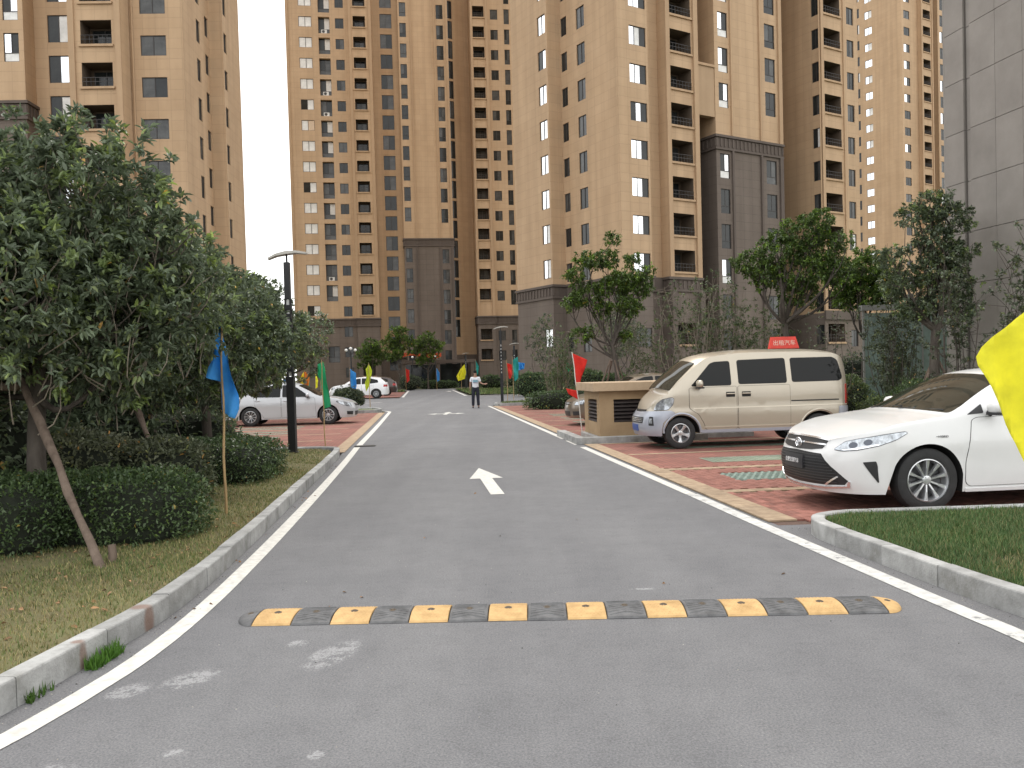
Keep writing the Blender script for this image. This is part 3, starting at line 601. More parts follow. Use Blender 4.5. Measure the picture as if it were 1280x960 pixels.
# --- left tower
t = Tower((-40, 60.5), 2, 'tan tower on the left rising behind the big green trees')
PL = 2.89
for z0_, dark in ((0, True), (21.7, False)):
    za, zb = (0, 20.4) if dark else (21.7, TOP)
    t.face((-8, 0), (6.4, 0), za, zb, [dict(u0=13.0, u1=14.05, zs=zs(21.45 + .1, PL, 1, 40), h=2.0, kind='low', var=[((2, 0, 3), .8), ((0, 2, 3), .2)]), dict(u0=8, u1=9.6, zs=zs(21.5, PL, 1, 40), h=1.5, kind='two', var=DK)], dark)
    t.face((6.4, 0), (6.4, 1.5), za, zb, (), dark)
cornice(t.dtrim, -8, 0, 6.4, 1.4, 20.4, 21.7)
A0 = 7.
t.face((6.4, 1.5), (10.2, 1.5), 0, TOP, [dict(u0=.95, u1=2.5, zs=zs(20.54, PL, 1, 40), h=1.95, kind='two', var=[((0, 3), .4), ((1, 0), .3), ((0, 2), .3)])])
t.face((10.2, 1.5), (10.2, -1.5), 0, TOP)
t.face((10.2, -1.5), (13.75, -1.5), 0, TOP, [dict(u0=.8, u1=2.9, zs=zs(19.2, PL, 1, 40), h=1.65, kind='balc', depth=1.5)])
t.face((13.75, -1.5), (13.75, 0), 0, TOP)
t.face((13.75, 0), (17.44, 0), 0, TOP, [dict(u0=.72, u1=2.5, zs=zs(18.86, 2.93, 1, 40), h=1.42, kind='two', var=[((1, 1), .5), ((1, 0), .5)])])
t.face((17.44, 0), (17.44, 6), 0, TOP, [dict(u0=3.0, u1=3.8, zs=zs(26.9, PL, 1, 40), h=1.65, kind='two', var=DK), dict(u0=5.0, u1=5.8, zs=zs(25.2, PL, 1, 40), h=1.5, kind='two', var=DK)])
t.face((17.44, 6), (18.5, 6), 0, TOP); t.face((18.5, 6), (18.5, 10.7), 0, TOP, [dict(u0=.25, u1=1.0, zs=zs(27.3, PL, 1, 42), h=1.5, kind='two', var=DK)])
t.face((18.5, 10.7), (-8, 10.7), 0, TOP); t.face((-8, 10.7), (-8, 0), 0, TOP)
for x0, x1 in ((10.2, 10.6), (13.35, 13.75)): t.trim.box(x0, -1.65, 0, x1, -1.503, 70)
t.trim.tube([(13.95, -.1, 0), (13.95, -.1, 60)], .07, 6)
t.done()
# --- distant tower on the right
t = Tower((71.4, 154), 31, 'distant slim tan tower between the near tower and the grey building')
P2 = 2.95
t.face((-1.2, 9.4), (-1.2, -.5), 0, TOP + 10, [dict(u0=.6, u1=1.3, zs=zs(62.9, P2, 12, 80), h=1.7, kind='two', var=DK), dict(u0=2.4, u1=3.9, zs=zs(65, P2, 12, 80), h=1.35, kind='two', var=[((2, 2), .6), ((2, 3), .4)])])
t.face((-1.2, -.5), (3.4, -.5), 0, TOP + 10, [dict(u0=.6, u1=2.3, zs=zs(62.8, P2, 12, 80), h=1.45, kind='two', var=[((0, 0), .5), ((2, 0), .3), ((1, 1), .2)])])
t.face((3.4, -.5), (3.4, -1.2), 0, TOP + 10)
t.face((3.4, -1.2), (6.7, -1.2), 0, TOP + 10, [dict(u0=.6, u1=2.7, zs=zs(63.4, P2, 12, 80), h=1.6, kind='balc', depth=1.3)])
t.face((6.7, -1.2), (6.7, 3), 0, TOP + 10); t.face((6.7, 3), (8.6, 3), 0, TOP + 10)
t.face((8.6, 3), (8.6, -1), 0, TOP + 10); t.face((8.6, -1), (16, -1), 0, TOP + 10, [dict(u0=.7, u1=2.1, zs=zs(63, P2, 12, 80), h=2.0, kind='two', var=[((0, 0), .5), ((2, 0), .3), ((1, 1), .2)]), dict(u0=4, u1=6, zs=zs(63, P2, 12, 80), h=1.6, kind='balc', depth=1.2)])
t.face((16, -1), (16, 9.4), 0, TOP + 10); t.face((16, 9.4), (-1.2, 9.4), 0, TOP + 10)
t.trim.box(3.3, -1.35, 0, 3.7, -1.203, TOP); t.trim.box(6.4, -1.35, 0, 6.72, -1.203, TOP); t.trim.box(8.5, -1.12, 0, 8.8, -1.003, TOP)
t.done()
# --- grey panelled building, right edge: each stone panel is a piece
gb = empty('grey_building', (13.6, 25, 0), 0, 'grey stone panelled building at the right edge of the view', 'building')
m_panel = mat('grey_stone_panel', (.245, .222, .20), .75, var=.1, scale=.9, bump=.2, bscale=50, world=True, col2=(.28, .255, .23)); obj_random(m_panel, .93, 1.06)
D = Vector((.18, -.98)).normalized(); Nn = Vector((D.y, -D.x)); ang = math.atan2(D.y, D.x)
core = MB()
def gp(u, d): q = D * u + Nn * d; return (q.x, q.y)
core.prism([gp(-1.15, .0), gp(-.35, .0), gp(-.35, -.1), gp(-.09, -.1), gp(-.09, 0), gp(14, 0), gp(14, -12), gp(-1.15, -12)][::-1], 0, 40)
core.build('wall_core', mat('dark_joint', (.15, .135, .12), .9, var=0), gb)
def panel(w_, h_):
    s_ = MB(); s_.box(.006, -.05, .008, w_ - .006, .03, h_ - .008); s2 = s_.data('stone_panel', m_panel); return s2
pm = {}
def put_panel(u, w_, z, d=0.):
    k = round(w_, 3)
    if k not in pm: pm[k] = panel(w_, 1.5)
    q = gp(u, d); mesh_obj('stone_panel', pm[k], gb, (q[0], q[1], z), ang)
for k in range(0, 12):
    z = .85 - 1.5 + 1.5 * k
    put_panel(-1.15, .8, z); put_panel(-.348, .256, z, -.1)
    for j in range(9): put_panel(-.09 + j * 1.0, 1.0, z)
s_ = MB(); q0 = gp(-1.15, .04); q1 = gp(-1.15, -12)
s_.prism([(q0[0] - .03, q0[1] + .05), (q0[0], q0[1]), (q1[0], q1[1]), (q1[0] - .03, q1[1] + .05)][::-1], 0, 40); s_.build('end_wall', m_panel, gb)
# ------------------------------------------------------------ foliage
def leaf_mat(name, c, c2, rough=.42, trans=.32):
    m = mat(name, c, rough, var=.25, scale=2.2, tint=True, trans=trans, col2=c2, spec=.45); return m
m_osm = leaf_mat('osmanthus_leaf', (.115, .152, .09), (.165, .208, .128), .44)
m_hedge = leaf_mat('hedge_leaf', (.068, .115, .045), (.11, .165, .068), .42)
m_cam = leaf_mat('camphor_leaf', (.075, .125, .032), (.12, .185, .05), .45)
m_bush = leaf_mat('bush_leaf', (.075, .11, .045), (.11, .15, .065), .5)
m_varie = leaf_mat('variegated_leaf', (.09, .12, .06), (.20, .21, .13), .5)
m_grey = leaf_mat('shrub_leaf', (.075, .10, .06), (.12, .145, .09), .5)
m_bark = mat('bark', (.065, .05, .04), .95, var=.35, scale=9, bump=.9, bscale=35, stretch=(1, 1, .25), col2=(.10, .085, .07))
m_twig = mat('pale_twig', (.20, .17, .13), .9, var=.25, scale=12)
m_pole = mat('support_pole', (.13, .09, .065), .9, var=.35, scale=7, bump=.9, bscale=40, stretch=(1, 1, .2), col2=(.20, .15, .115))
rng = np.random.default_rng(5)
def unit(a): return a / np.maximum(np.linalg.norm(a, axis=1, keepdims=True), 1e-9)
def leaves_mesh(name, P, D, ln, wd, m, tintv, fold=.25, droop=.25, six=True):
    """P base points, D directions (unit), one folded leaf each"""
    n = len(P); up = np.array([0, 0, 1.]) + rng.normal(0, .45, (n, 3)); S_ = unit(np.cross(D, up)); Up = np.cross(S_, D)
    ln = ln * rng.uniform(.7, 1.2, (n, 1)); wd = wd * rng.uniform(.8, 1.15, (n, 1))
    tip = P + D * ln - Up * ln * droop
    if six:
        q1 = P + D * ln * .33; q2 = P + D * ln * .7 - Up * ln * droop * .45; h = Up * wd * fold
        V = np.stack([P, q1 + S_ * wd * .5 + h, q2 + S_ * wd * .38 + h, tip, q2 - S_ * wd * .38 + h, q1 - S_ * wd * .5 + h], 1); F = np.array([[0, 1, 2, 3], [0, 3, 4, 5]]); k = 6
    else:
        mid = P + D * ln * .5; h = Up * wd * fold
        V = np.stack([P, mid + S_ * wd * .5 + h, tip, mid - S_ * wd * .5 + h], 1); F = np.array([[0, 1, 2, 3]]); k = 4
    V = V.reshape(-1, 3).astype(np.float32); nf = len(F) * n; fs = F.shape[1]
    idx = (np.arange(n)[:, None, None] * k + F[None]).reshape(-1)
    me = bpy.data.meshes.new(name); me.vertices.add(len(V)); me.vertices.foreach_set('co', V.reshape(-1)); me.loops.add(nf * fs); me.loops.foreach_set('vertex_index', idx.astype(np.int32))
    me.polygons.add(nf); me.polygons.foreach_set('loop_start', (np.arange(nf) * fs).astype(np.int32)); me.polygons.foreach_set('loop_total', np.full(nf, fs, np.int32))
    a = me.attributes.new('tint', 'FLOAT_COLOR', 'POINT'); t4 = np.ones((n, k, 4), np.float32); t4[:, :, :3] = tintv[:, None, :]; a.data.foreach_set('color', t4.reshape(-1))
    me.materials.append(m); me.update(calc_edges=True); me.validate(); return me
def tints(n, base=None, young=.14, dead=.003):
    t = rng.uniform(.7, 1.35, (n, 1)) * np.ones((1, 3)); y = rng.random(n) < young; t[y] *= np.array([1.55, 1.5, .95]); d = rng.random(n) < dead; t[d] = np.array([4.5, 2.2, 1.2]); 
    return t if base is None else t * base
def rosettes(cent, dirs, k, ln, spread=1.0):
    n = len(cent); P = np.repeat(cent, k, 0) + rng.normal(0, ln * .28, (n * k, 3)); D0 = np.repeat(dirs, k, 0)
    D = unit(D0 * rng.uniform(.1, .9, (n * k, 1)) + unit(rng.normal(0, 1, (n * k, 3))) * spread); return P, D
def crown_clusters(blobs, n, shell=.55):
    vol = np.array([b[3] * b[3] * b[4] if len(b) > 4 else b[3] ** 3 for b in blobs]) ** (2 / 3.); pick = rng.choice(len(blobs), n, p=vol / vol.sum())
    B = np.array([[b[0], b[1], b[2], b[3], b[3], b[4] if len(b) > 4 else b[3]] for b in blobs])[pick]
    d = unit(rng.normal(0, 1, (n, 3))); r = rng.uniform(shell, 1, (n, 1)) ** .6 * rng.uniform(.88, 1.12, (n, 1))
    return B[:, :3] + d * r * B[:, 3:], d, B[:, :3]
def limb(a, b, sag=.12, n=5):
    a, b = Vector(a), Vector(b); out = []
    off = Vector(rng.normal(0, 1, 3)) * (b - a).length * sag * .5
    for i in range(n + 1):
        t = i / n; out.append(a.lerp(b, t) + off * math.sin(t * math.pi) + Vector((0, 0, -(b - a).length * sag * .3)) * math.sin(t * math.pi))
    return out
def tree(loc, h_fork, r0, blobs, ncl, kleaf, ln, wd, lm, label, cat='tree', group=None, six=True, shell=.5, lean=(0, 0), twigs=.35, upright=0, young=.12, up=.35, name='tree', ctint=.28, nfork=1):
    """blobs are (x,y,z,r[,rz]) in world metres relative to loc"""
    root = empty(name, (*loc, 0), 0, label, cat, group); root.location.z = .05
    fork = Vector((lean[0], lean[1], h_fork)); tr = MB()
    pts = limb((0, 0, -.1), fork, .06, 6); tr.tube(pts, [r0 * (1.25 if i == 0 else 1.0 - .35 * i / 6) for i in range(7)], 10)
    for b in blobs:
        c = Vector(b[:3]); s0 = pts[-1] if random.random() < .7 else pts[-2]; e = c + Vector((0, 0, -b[3] * .15)); pl = limb(s0, e, .22, 6); rb = r0 * .45 * min(1.2, .5 + b[3] * .6)
        tr.tube(pl, [rb * (1 - .72 * i / 6) for i in range(7)], 7)
        for _ in range(5):
            d = Vector(unit(rng.normal(0, 1, (1, 3)))[0]); d.z = abs(d.z) * .8 + .1; st = pl[random.randint(3, 6)]; q = limb(st, c + d * b[3] * .85, .2, 4); tr.tube(q, [rb * .35, rb * .28, rb * .2, rb * .13, rb * .06], 5, caps=False)
    tr.build('trunk', m_bark, root, smooth=True)
    cc, dd, bc = crown_clusters(blobs, ncl, shell); dirs = unit(dd + np.array([0, 0, up]))
    P, D = rosettes(cc, dirs, kleaf, ln, .9); n = len(P)
    ct = np.repeat(rng.uniform(1 - ctint, 1 + ctint, (ncl, 1)) * np.array([[1, 1, 1]]) * np.where(rng.random((ncl, 1)) < young, np.array([[1.45, 1.5, .95]]), 1), kleaf, 0)
    mesh_obj('crown', leaves_mesh('crown', P, D, ln, wd, lm, tints(n, ct), six=six), root)
    tw = MB(); k = int(ncl * twigs)
    for i in rng.choice(ncl, k, replace=False):
        c = Vector(cc[i]); b_ = Vector(bc[i]); s0 = c.lerp(b_, .55); s0.z = min(s0.z, c.z - .05) - upright * rng.uniform(.1, .5); tw.tube(limb(s0, c, .25, 3), [.007, .006, .005, .003], 4, caps=False)
    if k: tw.build('twigs', m_twig, root)
    return root

# big osmanthus trees along the left
bl1 = [(-1.3, .2, 3.2, 1.0), (-.35, -.1, 3.05, 1.05), (.5, .0, 3.3, .85), (1.0, .1, 2.75, .7), (-.9, -.6, 2.3, .9), (.2, -.8, 2.3, .85), (.95, -.3, 2.1, .6), (-2.2, 0, 2.6, 1.1), (-.2, .6, 2.3, .9), (1.2, .6, 2.3, .55), (-1.8, -.4, 1.75, .75), (.6, .2, 1.75, .55), (-.8,.1,1.7,.6)]
tree((-4.55, 8.3), 1.75, .105, bl1, 3900, 17, .088, .034, m_osm, 'tallest leafy green tree at the left edge behind the clipped hedge', shell=.3, twigs=.2, upright=.9)
bl2 = [(-.5, .2, 2.85, 1.05), (.3, .1, 2.85, .85), (.8, 0, 2.35, .7), (.2, -.4, 2.3, .95), (-1.0, -.2, 2.2, .9), (.4, .3, 1.8, .7), (.95, .2, 1.95, .5), (-1.5, .4, 3.0, 1.0), (.0,-.3,1.7,.6)]
tree((-4.9, 11.6), 1.5, .10, bl2, 2900, 16, .088, .035, m_osm, 'second leafy green tree from the left, its trunk right of the leaning pole', shell=.3, twigs=.2, upright=.9)
bl3 = [(-.3, 0, 2.9, 1.0), (.5, .1, 2.6, .8), (.2, -.3, 2.2, .9), (-.7, -.2, 2.1, .9), (.95, 0, 2.15, .65), (.3, .3, 1.75, .6)]
tree((-5.25, 14.6), 1.4, .10, bl3, 2300, 15, .09, .037, m_osm, 'third leafy green tree, just left of the black lamp post', shell=.35, twigs=.1, upright=.8)
bl4 = [(0, 0, 3.2, 1.0), (.6, .2, 2.6, .85), (-.6, -.1, 2.5, .95), (.3, -.2, 2.0, .75), (-.2, .2, 1.8, .6)]
tree((-6.9, 19.2), 1.4, .09, [(x + 1.0, y, z - .1, r * .9) for x, y, z, r in bl4], 1400, 14, .10, .044, m_osm, 'leafy green tree whose crown hangs behind the lamp post and sedan', shell=.4, twigs=.1)
bl5 = [(0, 0, 3.9, 1.7), (1.2, .2, 3.1, 1.3), (-1.6, -.1, 3.6, 1.6), (.5, -.2, 2.5, 1.2), (1.9, .2, 2.2, .8), (-1, .2, 2.3, 1.2), (2.2, 0, 3.3, .9)]
tree((-9.9, 33.5), 1.6, .12, bl5, 900, 12, .16, .07, m_osm, 'wide green tree beyond the silver sedan, in front of the far tower', shell=.4, twigs=0, six=False)
tree((-16, 34), 1.6, .12, [(x * 1.1, y, z, r) for x, y, z, r in bl5], 900, 12, .16, .07, m_osm, 'green tree half hidden beyond the blue flag, above the sedan', shell=.4, twigs=0, six=False)
tree((-9.5, 15.5), 1.6, .11, [(x * 1.3, y, z + .1, r * 1.15) for x, y, z, r in bl3], 900, 13, .11, .045, m_osm, 'green tree farther back on the left behind the first two', shell=.4, twigs=.1)
tree((-9.2, 10), 1.5, .11, [(x * 1.3, y, z + .1, r * 1.15) for x, y, z, r in bl3], 900, 13, .11, .045, m_osm, 'green tree at the far left edge behind the tallest one', shell=.4, twigs=.1)
# camphor trees on the right, with clumped crowns
def clumps(spec): return [(x, y, z, r, r * .7) for x, y, z, r in spec]
tree((4.05, 34), 2.5, .12, clumps([(-.9, 0, 5.9, .6), (-.1, .2, 6.0, .6), (-1.4, 0, 5.3, .5), (.6, 0, 5.2, .7), (1.1, .2, 4.8, .6), (-.9, .3, 4.6, .7), (0, 0, 4.9, .7), (.7, -.2, 4.1, .6), (-1.5, .2, 4.3, .55), (-1.2, 0, 3.0, .5), (1.4, 0, 5.4, .4), (.1, 0, 6.7, .35), (.5, .1, 2.9, .3), (-.3, .1, 4.0, .5), (.9, .2, 5.9, .4)]), 820, 16, .13, .06, m_cam, 'small clump-crowned tree with props behind the tan vent box', shell=.2, six=False, twigs=.0, young=.3)
tree((10.3, 30), 3.0, .15, clumps([(0, 0, 6.2, .9), (.6, .1, 6.6, .6), (-.9, 0, 5.6, .9), (.6, 0, 5.4, .9), (-1.3, .2, 4.8, .8), (0, -.2, 4.8, 1.0), (1.2, .2, 4.8, .7), (-.2, .2, 4.0, .8), (-1.9, .1, 5.2, .6), (1.1, 0, 5.9, .6)]), 1100, 16, .12, .056, m_cam, 'broad green tree with a dark leaning trunk above the van', shell=.2, six=False, twigs=0, lean=(-.7, 0))
tree((14.1, 34), 2.5, .12, clumps([(0, 0, 5.4, 1.0), (-.8, 0, 4.8, .8), (.8, .1, 4.8, .8), (0, 0, 4.3, .9), (.9, 0, 4.0, .6), (-.7, .1, 4.1, .6)]), 900, 16, .13, .06, m_cam, 'round bright green tree between the broad tree and the tall one', shell=.2, six=False, twigs=0, young=.4)
tree((11.9, 24), 2.4, .17, clumps([(0, 0, 5.9, .6), (.5, .1, 5.5, .7), (-.6, 0, 5.6, .5), (-.1, 0, 4.9, .6), (-1.2, 0, 4.5, .5), (.5, 0, 4.5, .7), (-.8, .2, 3.8, .7), (.6, .2, 3.6, .7), (0, -.1, 4.1, .7), (0, .1, 3.2, .6), (-.6, 0, 3.0, .5), (.7, 0, 2.9, .5)]), 1050, 16, .11, .05, m_osm, 'tall dark tree with props just left of the grey building', shell=.2, six=False, twigs=0)
# small bright trees at the far end of the road
for (x, y, s, lab) in [(-13.6, 104, 1.25, 'young bright green tree left of the red banners at the far entrance'), (-10.3, 106, 1.1, 'young green tree right of the red banners at the far entrance'), (-17.5, 108, 1.0, 'young green tree left of the far entrance canopy')]:
    tree((x, y), 2.4, .1, clumps([(0, 0, 5.6 * s, 1.3), (-1.1, 0, 4.6 * s, 1.2), (1.1, 0, 4.7 * s, 1.2), (.2, 0, 3.7 * s, 1.2), (-1, .2, 3.2 * s, .8)]), 300, 12, .28, .13, m_cam, lab, shell=.2, six=False, twigs=0, young=.3)
for (x, y, lab) in [(7, 52, 'thin leafy tree right of the striped lamp posts'), (2.2, 60, 'thin sparse tree by the corner of the near tower'), (5.4, 44, 'sparse thin tree left of the propped tree')]:
    tree((x, y), 1.6, .07, clumps([(0, 0, 4.6, .8), (-.6, 0, 3.8, .8), (.6, 0, 3.6, .8), (0, 0, 2.8, .8), (.3, .2, 5.3, .5)]), 220, 9, .15, .06, m_grey, lab, shell=.2, six=False, twigs=.6, upright=1)
# tall multi-stemmed shrubs
def stemmy(loc, w_, h, nst, nl, lm, label, ln=.09, group=None, cat='shrub', name='shrub', tint_=None, low=.25):
    root = empty(name, (*loc, .05), 0, label, cat, group); st = MB(); cc = []; dd = []
    for i in range(nst):
        a = rng.uniform(0, 2 * math.pi); r_ = w_ * math.sqrt(rng.random()); e = Vector((math.cos(a) * r_, math.sin(a) * r_ * .7, h * rng.uniform(.7, 1.05))); s0 = Vector((math.cos(a) * r_ * .25, math.sin(a) * r_ * .2, 0))
        pl = limb(s0, e, .15, 6); st.tube(pl, [.015 * (1 - .8 * k / 6) * (h / 3) for k in range(7)], 4, caps=False)
        for k in range(7):
            if k / 6 < low: continue
            for _ in range(3):
                q = pl[k] + Vector(rng.normal(0, 1, 3)) * .16 * (h / 3); st.tube([pl[k] - Vector((0, 0, .08)), q], [.006 * h / 3, .003], 3, caps=False); cc.append(tuple(q)); dd.append((rng.normal(0, .4), rng.normal(0, .4), 1))
    st.build('stems', m_twig if lm is not m_grey else m_bark, root)
    cc = np.array(cc); P, D = rosettes(cc, unit(np.array(dd)), nl, ln, 1.0); mesh_obj('leaves', leaves_mesh('leaves', P, D, ln, ln * .45, lm, tints(len(P), tint_), six=False), root); return root
for (x, y, w_, h, n_, nl, lab) in [(7.0, 31.5, 1.7, 4.5, 46, 9, 'large grey-green twiggy shrub just behind the front of the van'), (8.9, 31, 1.3, 3.8, 30, 9, 'twiggy bare shrub behind the van roof beside the leaning trunk'), (5.6, 36, .9, 3.4, 20, 8, 'thin twiggy shrub right of the propped tree'),
        (2.2, 40, 1.2, 3.4, 26, 8, 'brownish twiggy shrub left of the propped tree')]:
    stemmy((x, y), w_, h, n_, nl, m_bush, lab, .10)
stemmy((10.15, 19.5), .4, 3.6, 11, 14, m_grey, 'thin dark-leaved shrub in front of the edge of the grey building', .085)
stemmy((8.75, 14.6), .5, 3.4, 13, 15, m_grey, 'thin dark-leaved shrub in front of the grey panels, behind the white sedan', .085, low=.35)
stemmy((11.4, 25.5), .9, 3.4, 15, 16, m_grey, 'dark upright shrub left of the tall propped tree', .10)
stemmy((13, 29), .9, 2.9, 14, 16, m_grey, 'dark shrub below the round bright green tree', .10)
stemmy((7.3, 20.0), .4, 2.6, 0 + 12, 3, m_grey, 'low dark twigs behind the tail of the van', .08)

# clipped hedges and bushes: leaf shells round a dark twiggy core
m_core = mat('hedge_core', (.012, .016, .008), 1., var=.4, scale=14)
def bush(name, shapes, n, ln, lm, label, cat, group=None, flat=False, young=.06, dead=.008, kind=None, tint_=None, ratio=.5):
    """shapes: (x,y,z,rx,ry,rz,power) superellipsoids in world metres"""
    x0, y0 = shapes[0][0], shapes[0][1]; root = empty(name, (x0, y0, .08), 0, label, cat, group); core = MB(); Ps = []; Ds = []; tot = sum(s[3] * s[5] + s[4] * s[3] for s in shapes)
    for (x, y, z, rx, ry, rz, pw_) in shapes:
        k = int(n * (rx * rz + ry * rx) / tot); d = unit(rng.normal(0, 1, (k, 3))); d[:, 2] = np.where(d[:, 2] < -.55, -d[:, 2], d[:, 2])
        den = (np.abs(d) ** pw_).sum(1, keepdims=True) ** (1 / pw_); p = d / den * rng.uniform(.86, 1.05, (k, 1)) * (1 + .05 * np.sin(d[:, :1] * 9 + x * 7) + .04 * np.sin(d[:, 2:3] * 11 + d[:, 1:2] * 8))
        Ps.append(p * np.array([rx, ry, rz]) + np.array([x - x0, y - y0, z - .08])); nn = unit(np.sign(p) * np.abs(p) ** (pw_ - 1) / np.array([rx, ry, rz])); Ds.append(unit(nn * .6 + rng.normal(0, .8, (k, 3)) + np.array([0, 0, .25])))
        vs = []; fs = []; nu, nv = 14, 8
        for i in range(nv + 1):
            for j in range(nu):
                th, ph = math.pi * i / nv, 2 * math.pi * j / nu; dd_ = np.array([math.sin(th) * math.cos(ph), math.sin(th) * math.sin(ph), math.cos(th)]); q = dd_ / (np.abs(dd_) ** pw_).sum() ** (1 / pw_) * .88
                vs.append((q[0] * rx + x - x0, q[1] * ry + y - y0, q[2] * rz + z - .08))
        for i in range(nv):
            for j in range(nu): fs.append((i * nu + j, (i + 1) * nu + j, (i + 1) * nu + (j + 1) % nu, i * nu + (j + 1) % nu))
        core.mesh(vs, fs)
    ns_ = len(Ps[0]) // 60
    for P_, D_ in list(zip(Ps, Ds)):          # stray shoots standing out of the clipped surface
        ii = rng.choice(len(P_), max(3, len(P_) // 160)); 
        for i in ii:
            if P_[i][2] < .15: continue
            dr = unit((D_[i] * .5 + np.array([0, 0, 1.]) + rng.normal(0, .3, 3))[None])[0]; kk = 7; tt = np.linspace(.2, 1, kk)[:, None] * ln * 2.2
            Ps.append(P_[i] + dr * tt); Ds.append(unit(dr * .6 + rng.normal(0, .7, (kk, 3))))
    core.build('twigs', m_core, root); P = np.concatenate(Ps); D = np.concatenate(Ds); keep = P[:, 2] > -.05; P, D = P[keep], D[keep]
    mesh_obj('leaves', leaves_mesh('leaves', P, D, ln, ln * ratio, lm, tints(len(P), tint_, young, dead), six=ln > .05), root); return root
bush('clipped_hedge', [(-3.75, 8.15, .32, .72, .62, .38, 5), (-4.75, 7.85, .34, .8, .72, .38, 5), (-5.9, 7.6, .35, .8, .75, .38, 5), (-7.3, 7.4, .35, 1.0, .8, .4, 5)], 42000, .042, m_hedge, 'low clipped dark green hedge in front of the leaning support pole', 'hedge', young=.10)
bush('clipped_hedge', [(-4.25, 12.7, .34, .72, .9, .36, 3.5), (-4.95, 12.4, .34, .6, .8, .38, 4)], 15000, .045, m_hedge, 'rounded dark green hedge near the lamp post, right of the blue flag', 'hedge')
bush('leafy_bush', [(-4.3, 10.4, .45, .55, .6, .42, 2.6), (-5.1, 10.0, .5, .6, .6, .5, 2.6)], 7000, .06, m_varie, 'pale variegated bush between the two clipped hedges', 'bush')
bush('leafy_bush', [(-6.2, 9.5, .85, .9, .6, .9, 2.4), (-7.6, 9.4, .8, .9, .6, .85, 2.4), (-8.9, 9.4, .8, .9, .6, .85, 2.4), (-5.3, 11.1, .6, .7, .6, .6, 2.4)], 9000, .11, m_osm, 'big-leaved dark bush at the left edge behind the clipped hedge', 'bush', young=.08, ratio=.38)
bush('leafy_bush', [(-6.8, 13.4, .8, 1.2, .6, .9, 2.6), (-8.8, 13.4, .8, 1.2, .6, .95, 2.6), (-5.7, 15.2, .5, .8, .7, .55, 2.6), (-11.2, 14, .8, 1.4, .6, 1.2, 2.6)], 9000, .10, m_osm, 'dark bush deep under the trees behind the second hedge', 'bush', ratio=.4)
bush('leafy_bush', [(-14.5, 23.6, 1.0, 3, .6, 1.2, 3), (-20, 24, 1.2, 3, .6, 1.6, 3), (-12.5, 19, .6, 2, .5, .8, 3)], 8000, .14, m_osm, 'dark mass of bushes behind the big left trees', 'bush')
bush('leafy_bush', [(-11.5, 36.5, .8, 1.6, .6, .9, 2.6), (-15, 36.8, .9, 2.2, .7, 1.1, 2.6), (-20, 37, 1.2, 3, .7, 1.6, 2.6)], 7000, .13, m_bush, 'pale green bushes directly beyond the silver sedan roof', 'bush')
bush('round_shrub', [(-8.0, 41.7, .55, .75, .7, .5, 2)], 2200, .12, m_grey, 'dark rounded shrub at the nose of the silver sedan', 'shrub')
bush('leafy_bush', [(7.9, 20.6, .55, .75, .7, .72, 2.3), (8.2, 19.0, .3, .5, .6, .5, 2.3)], 8000, .06, m_bush, 'light green rounded bush just right of the van tail', 'bush', young=.25)
bush('leafy_bush', [(9.7, 19.6, .5, 1.1, .8, .65, 2.5), (11.2, 19.4, .5, 1.0, .8, .6, 2.5), (9.2, 17.2, .25, .9, .6, .45, 2.5)], 9000, .06, m_hedge, 'dark green bushes behind the white sedan, below the propped tree', 'bush', young=.12)
bush('leafy_bush', [(3.6, 53, .9, 1.4, 1.2, 1.0, 2.2)], 2600, .13, m_bush, 'bright round bush behind the far lamp posts, left one', 'bush', young=.2)
bush('leafy_bush', [(3.9, 43.5, .8, .9, .9, .85, 2.2), (5.2, 43.5, .7, .9, .9, .75, 2.2)], 3800, .11, m_hedge, 'dark round bush beside the small green flag on the right lawn', 'bush')
bush('leafy_bush', [(1.4, 58, .7, 1.2, 1.0, .9, 2.2)], 2200, .14, m_hedge, 'low dark bush directly right of the striped lamp posts', 'bush')
bush('leafy_bush', [(2.9, 36.8, .3, 2.4, .6, .5, 2.5), (7, 37.5, .5, 2.6, .6, .8, 2.5)], 5200, .11, m_hedge, 'dark shrubbery under the propped tree behind the vent box', 'bush')
bush('leafy_bush', [(10, 35, .6, 3, .8, 1.1, 2.5), (16, 36, .7, 3.5, .8, 1.3, 2.5), (14.5, 27.5, .5, 2.5, .8, .8, 2.5)], 7500, .12, m_grey, 'dark shrubbery behind the van below the tower base', 'bush')
bush('round_shrub', [(-11.6, 98, .8, 1.3, 1, .9, 2)], 900, .2, m_grey, 'dark round shrub beyond the parked cars at the road end', 'shrub')
bush('round_shrub', [(-2.2, 92, .7, 1.4, 1, .8, 2), (1.4, 93, .7, 2, 1, .8, 2)], 1300, .2, m_hedge, 'low dark shrubs right of the road end', 'shrub')
bush('round_shrub', [(-9.5, 108, .4, 3, .6, .6, 2)], 1100, .2, m_hedge, 'low planting in front of the far entrance', 'shrub')

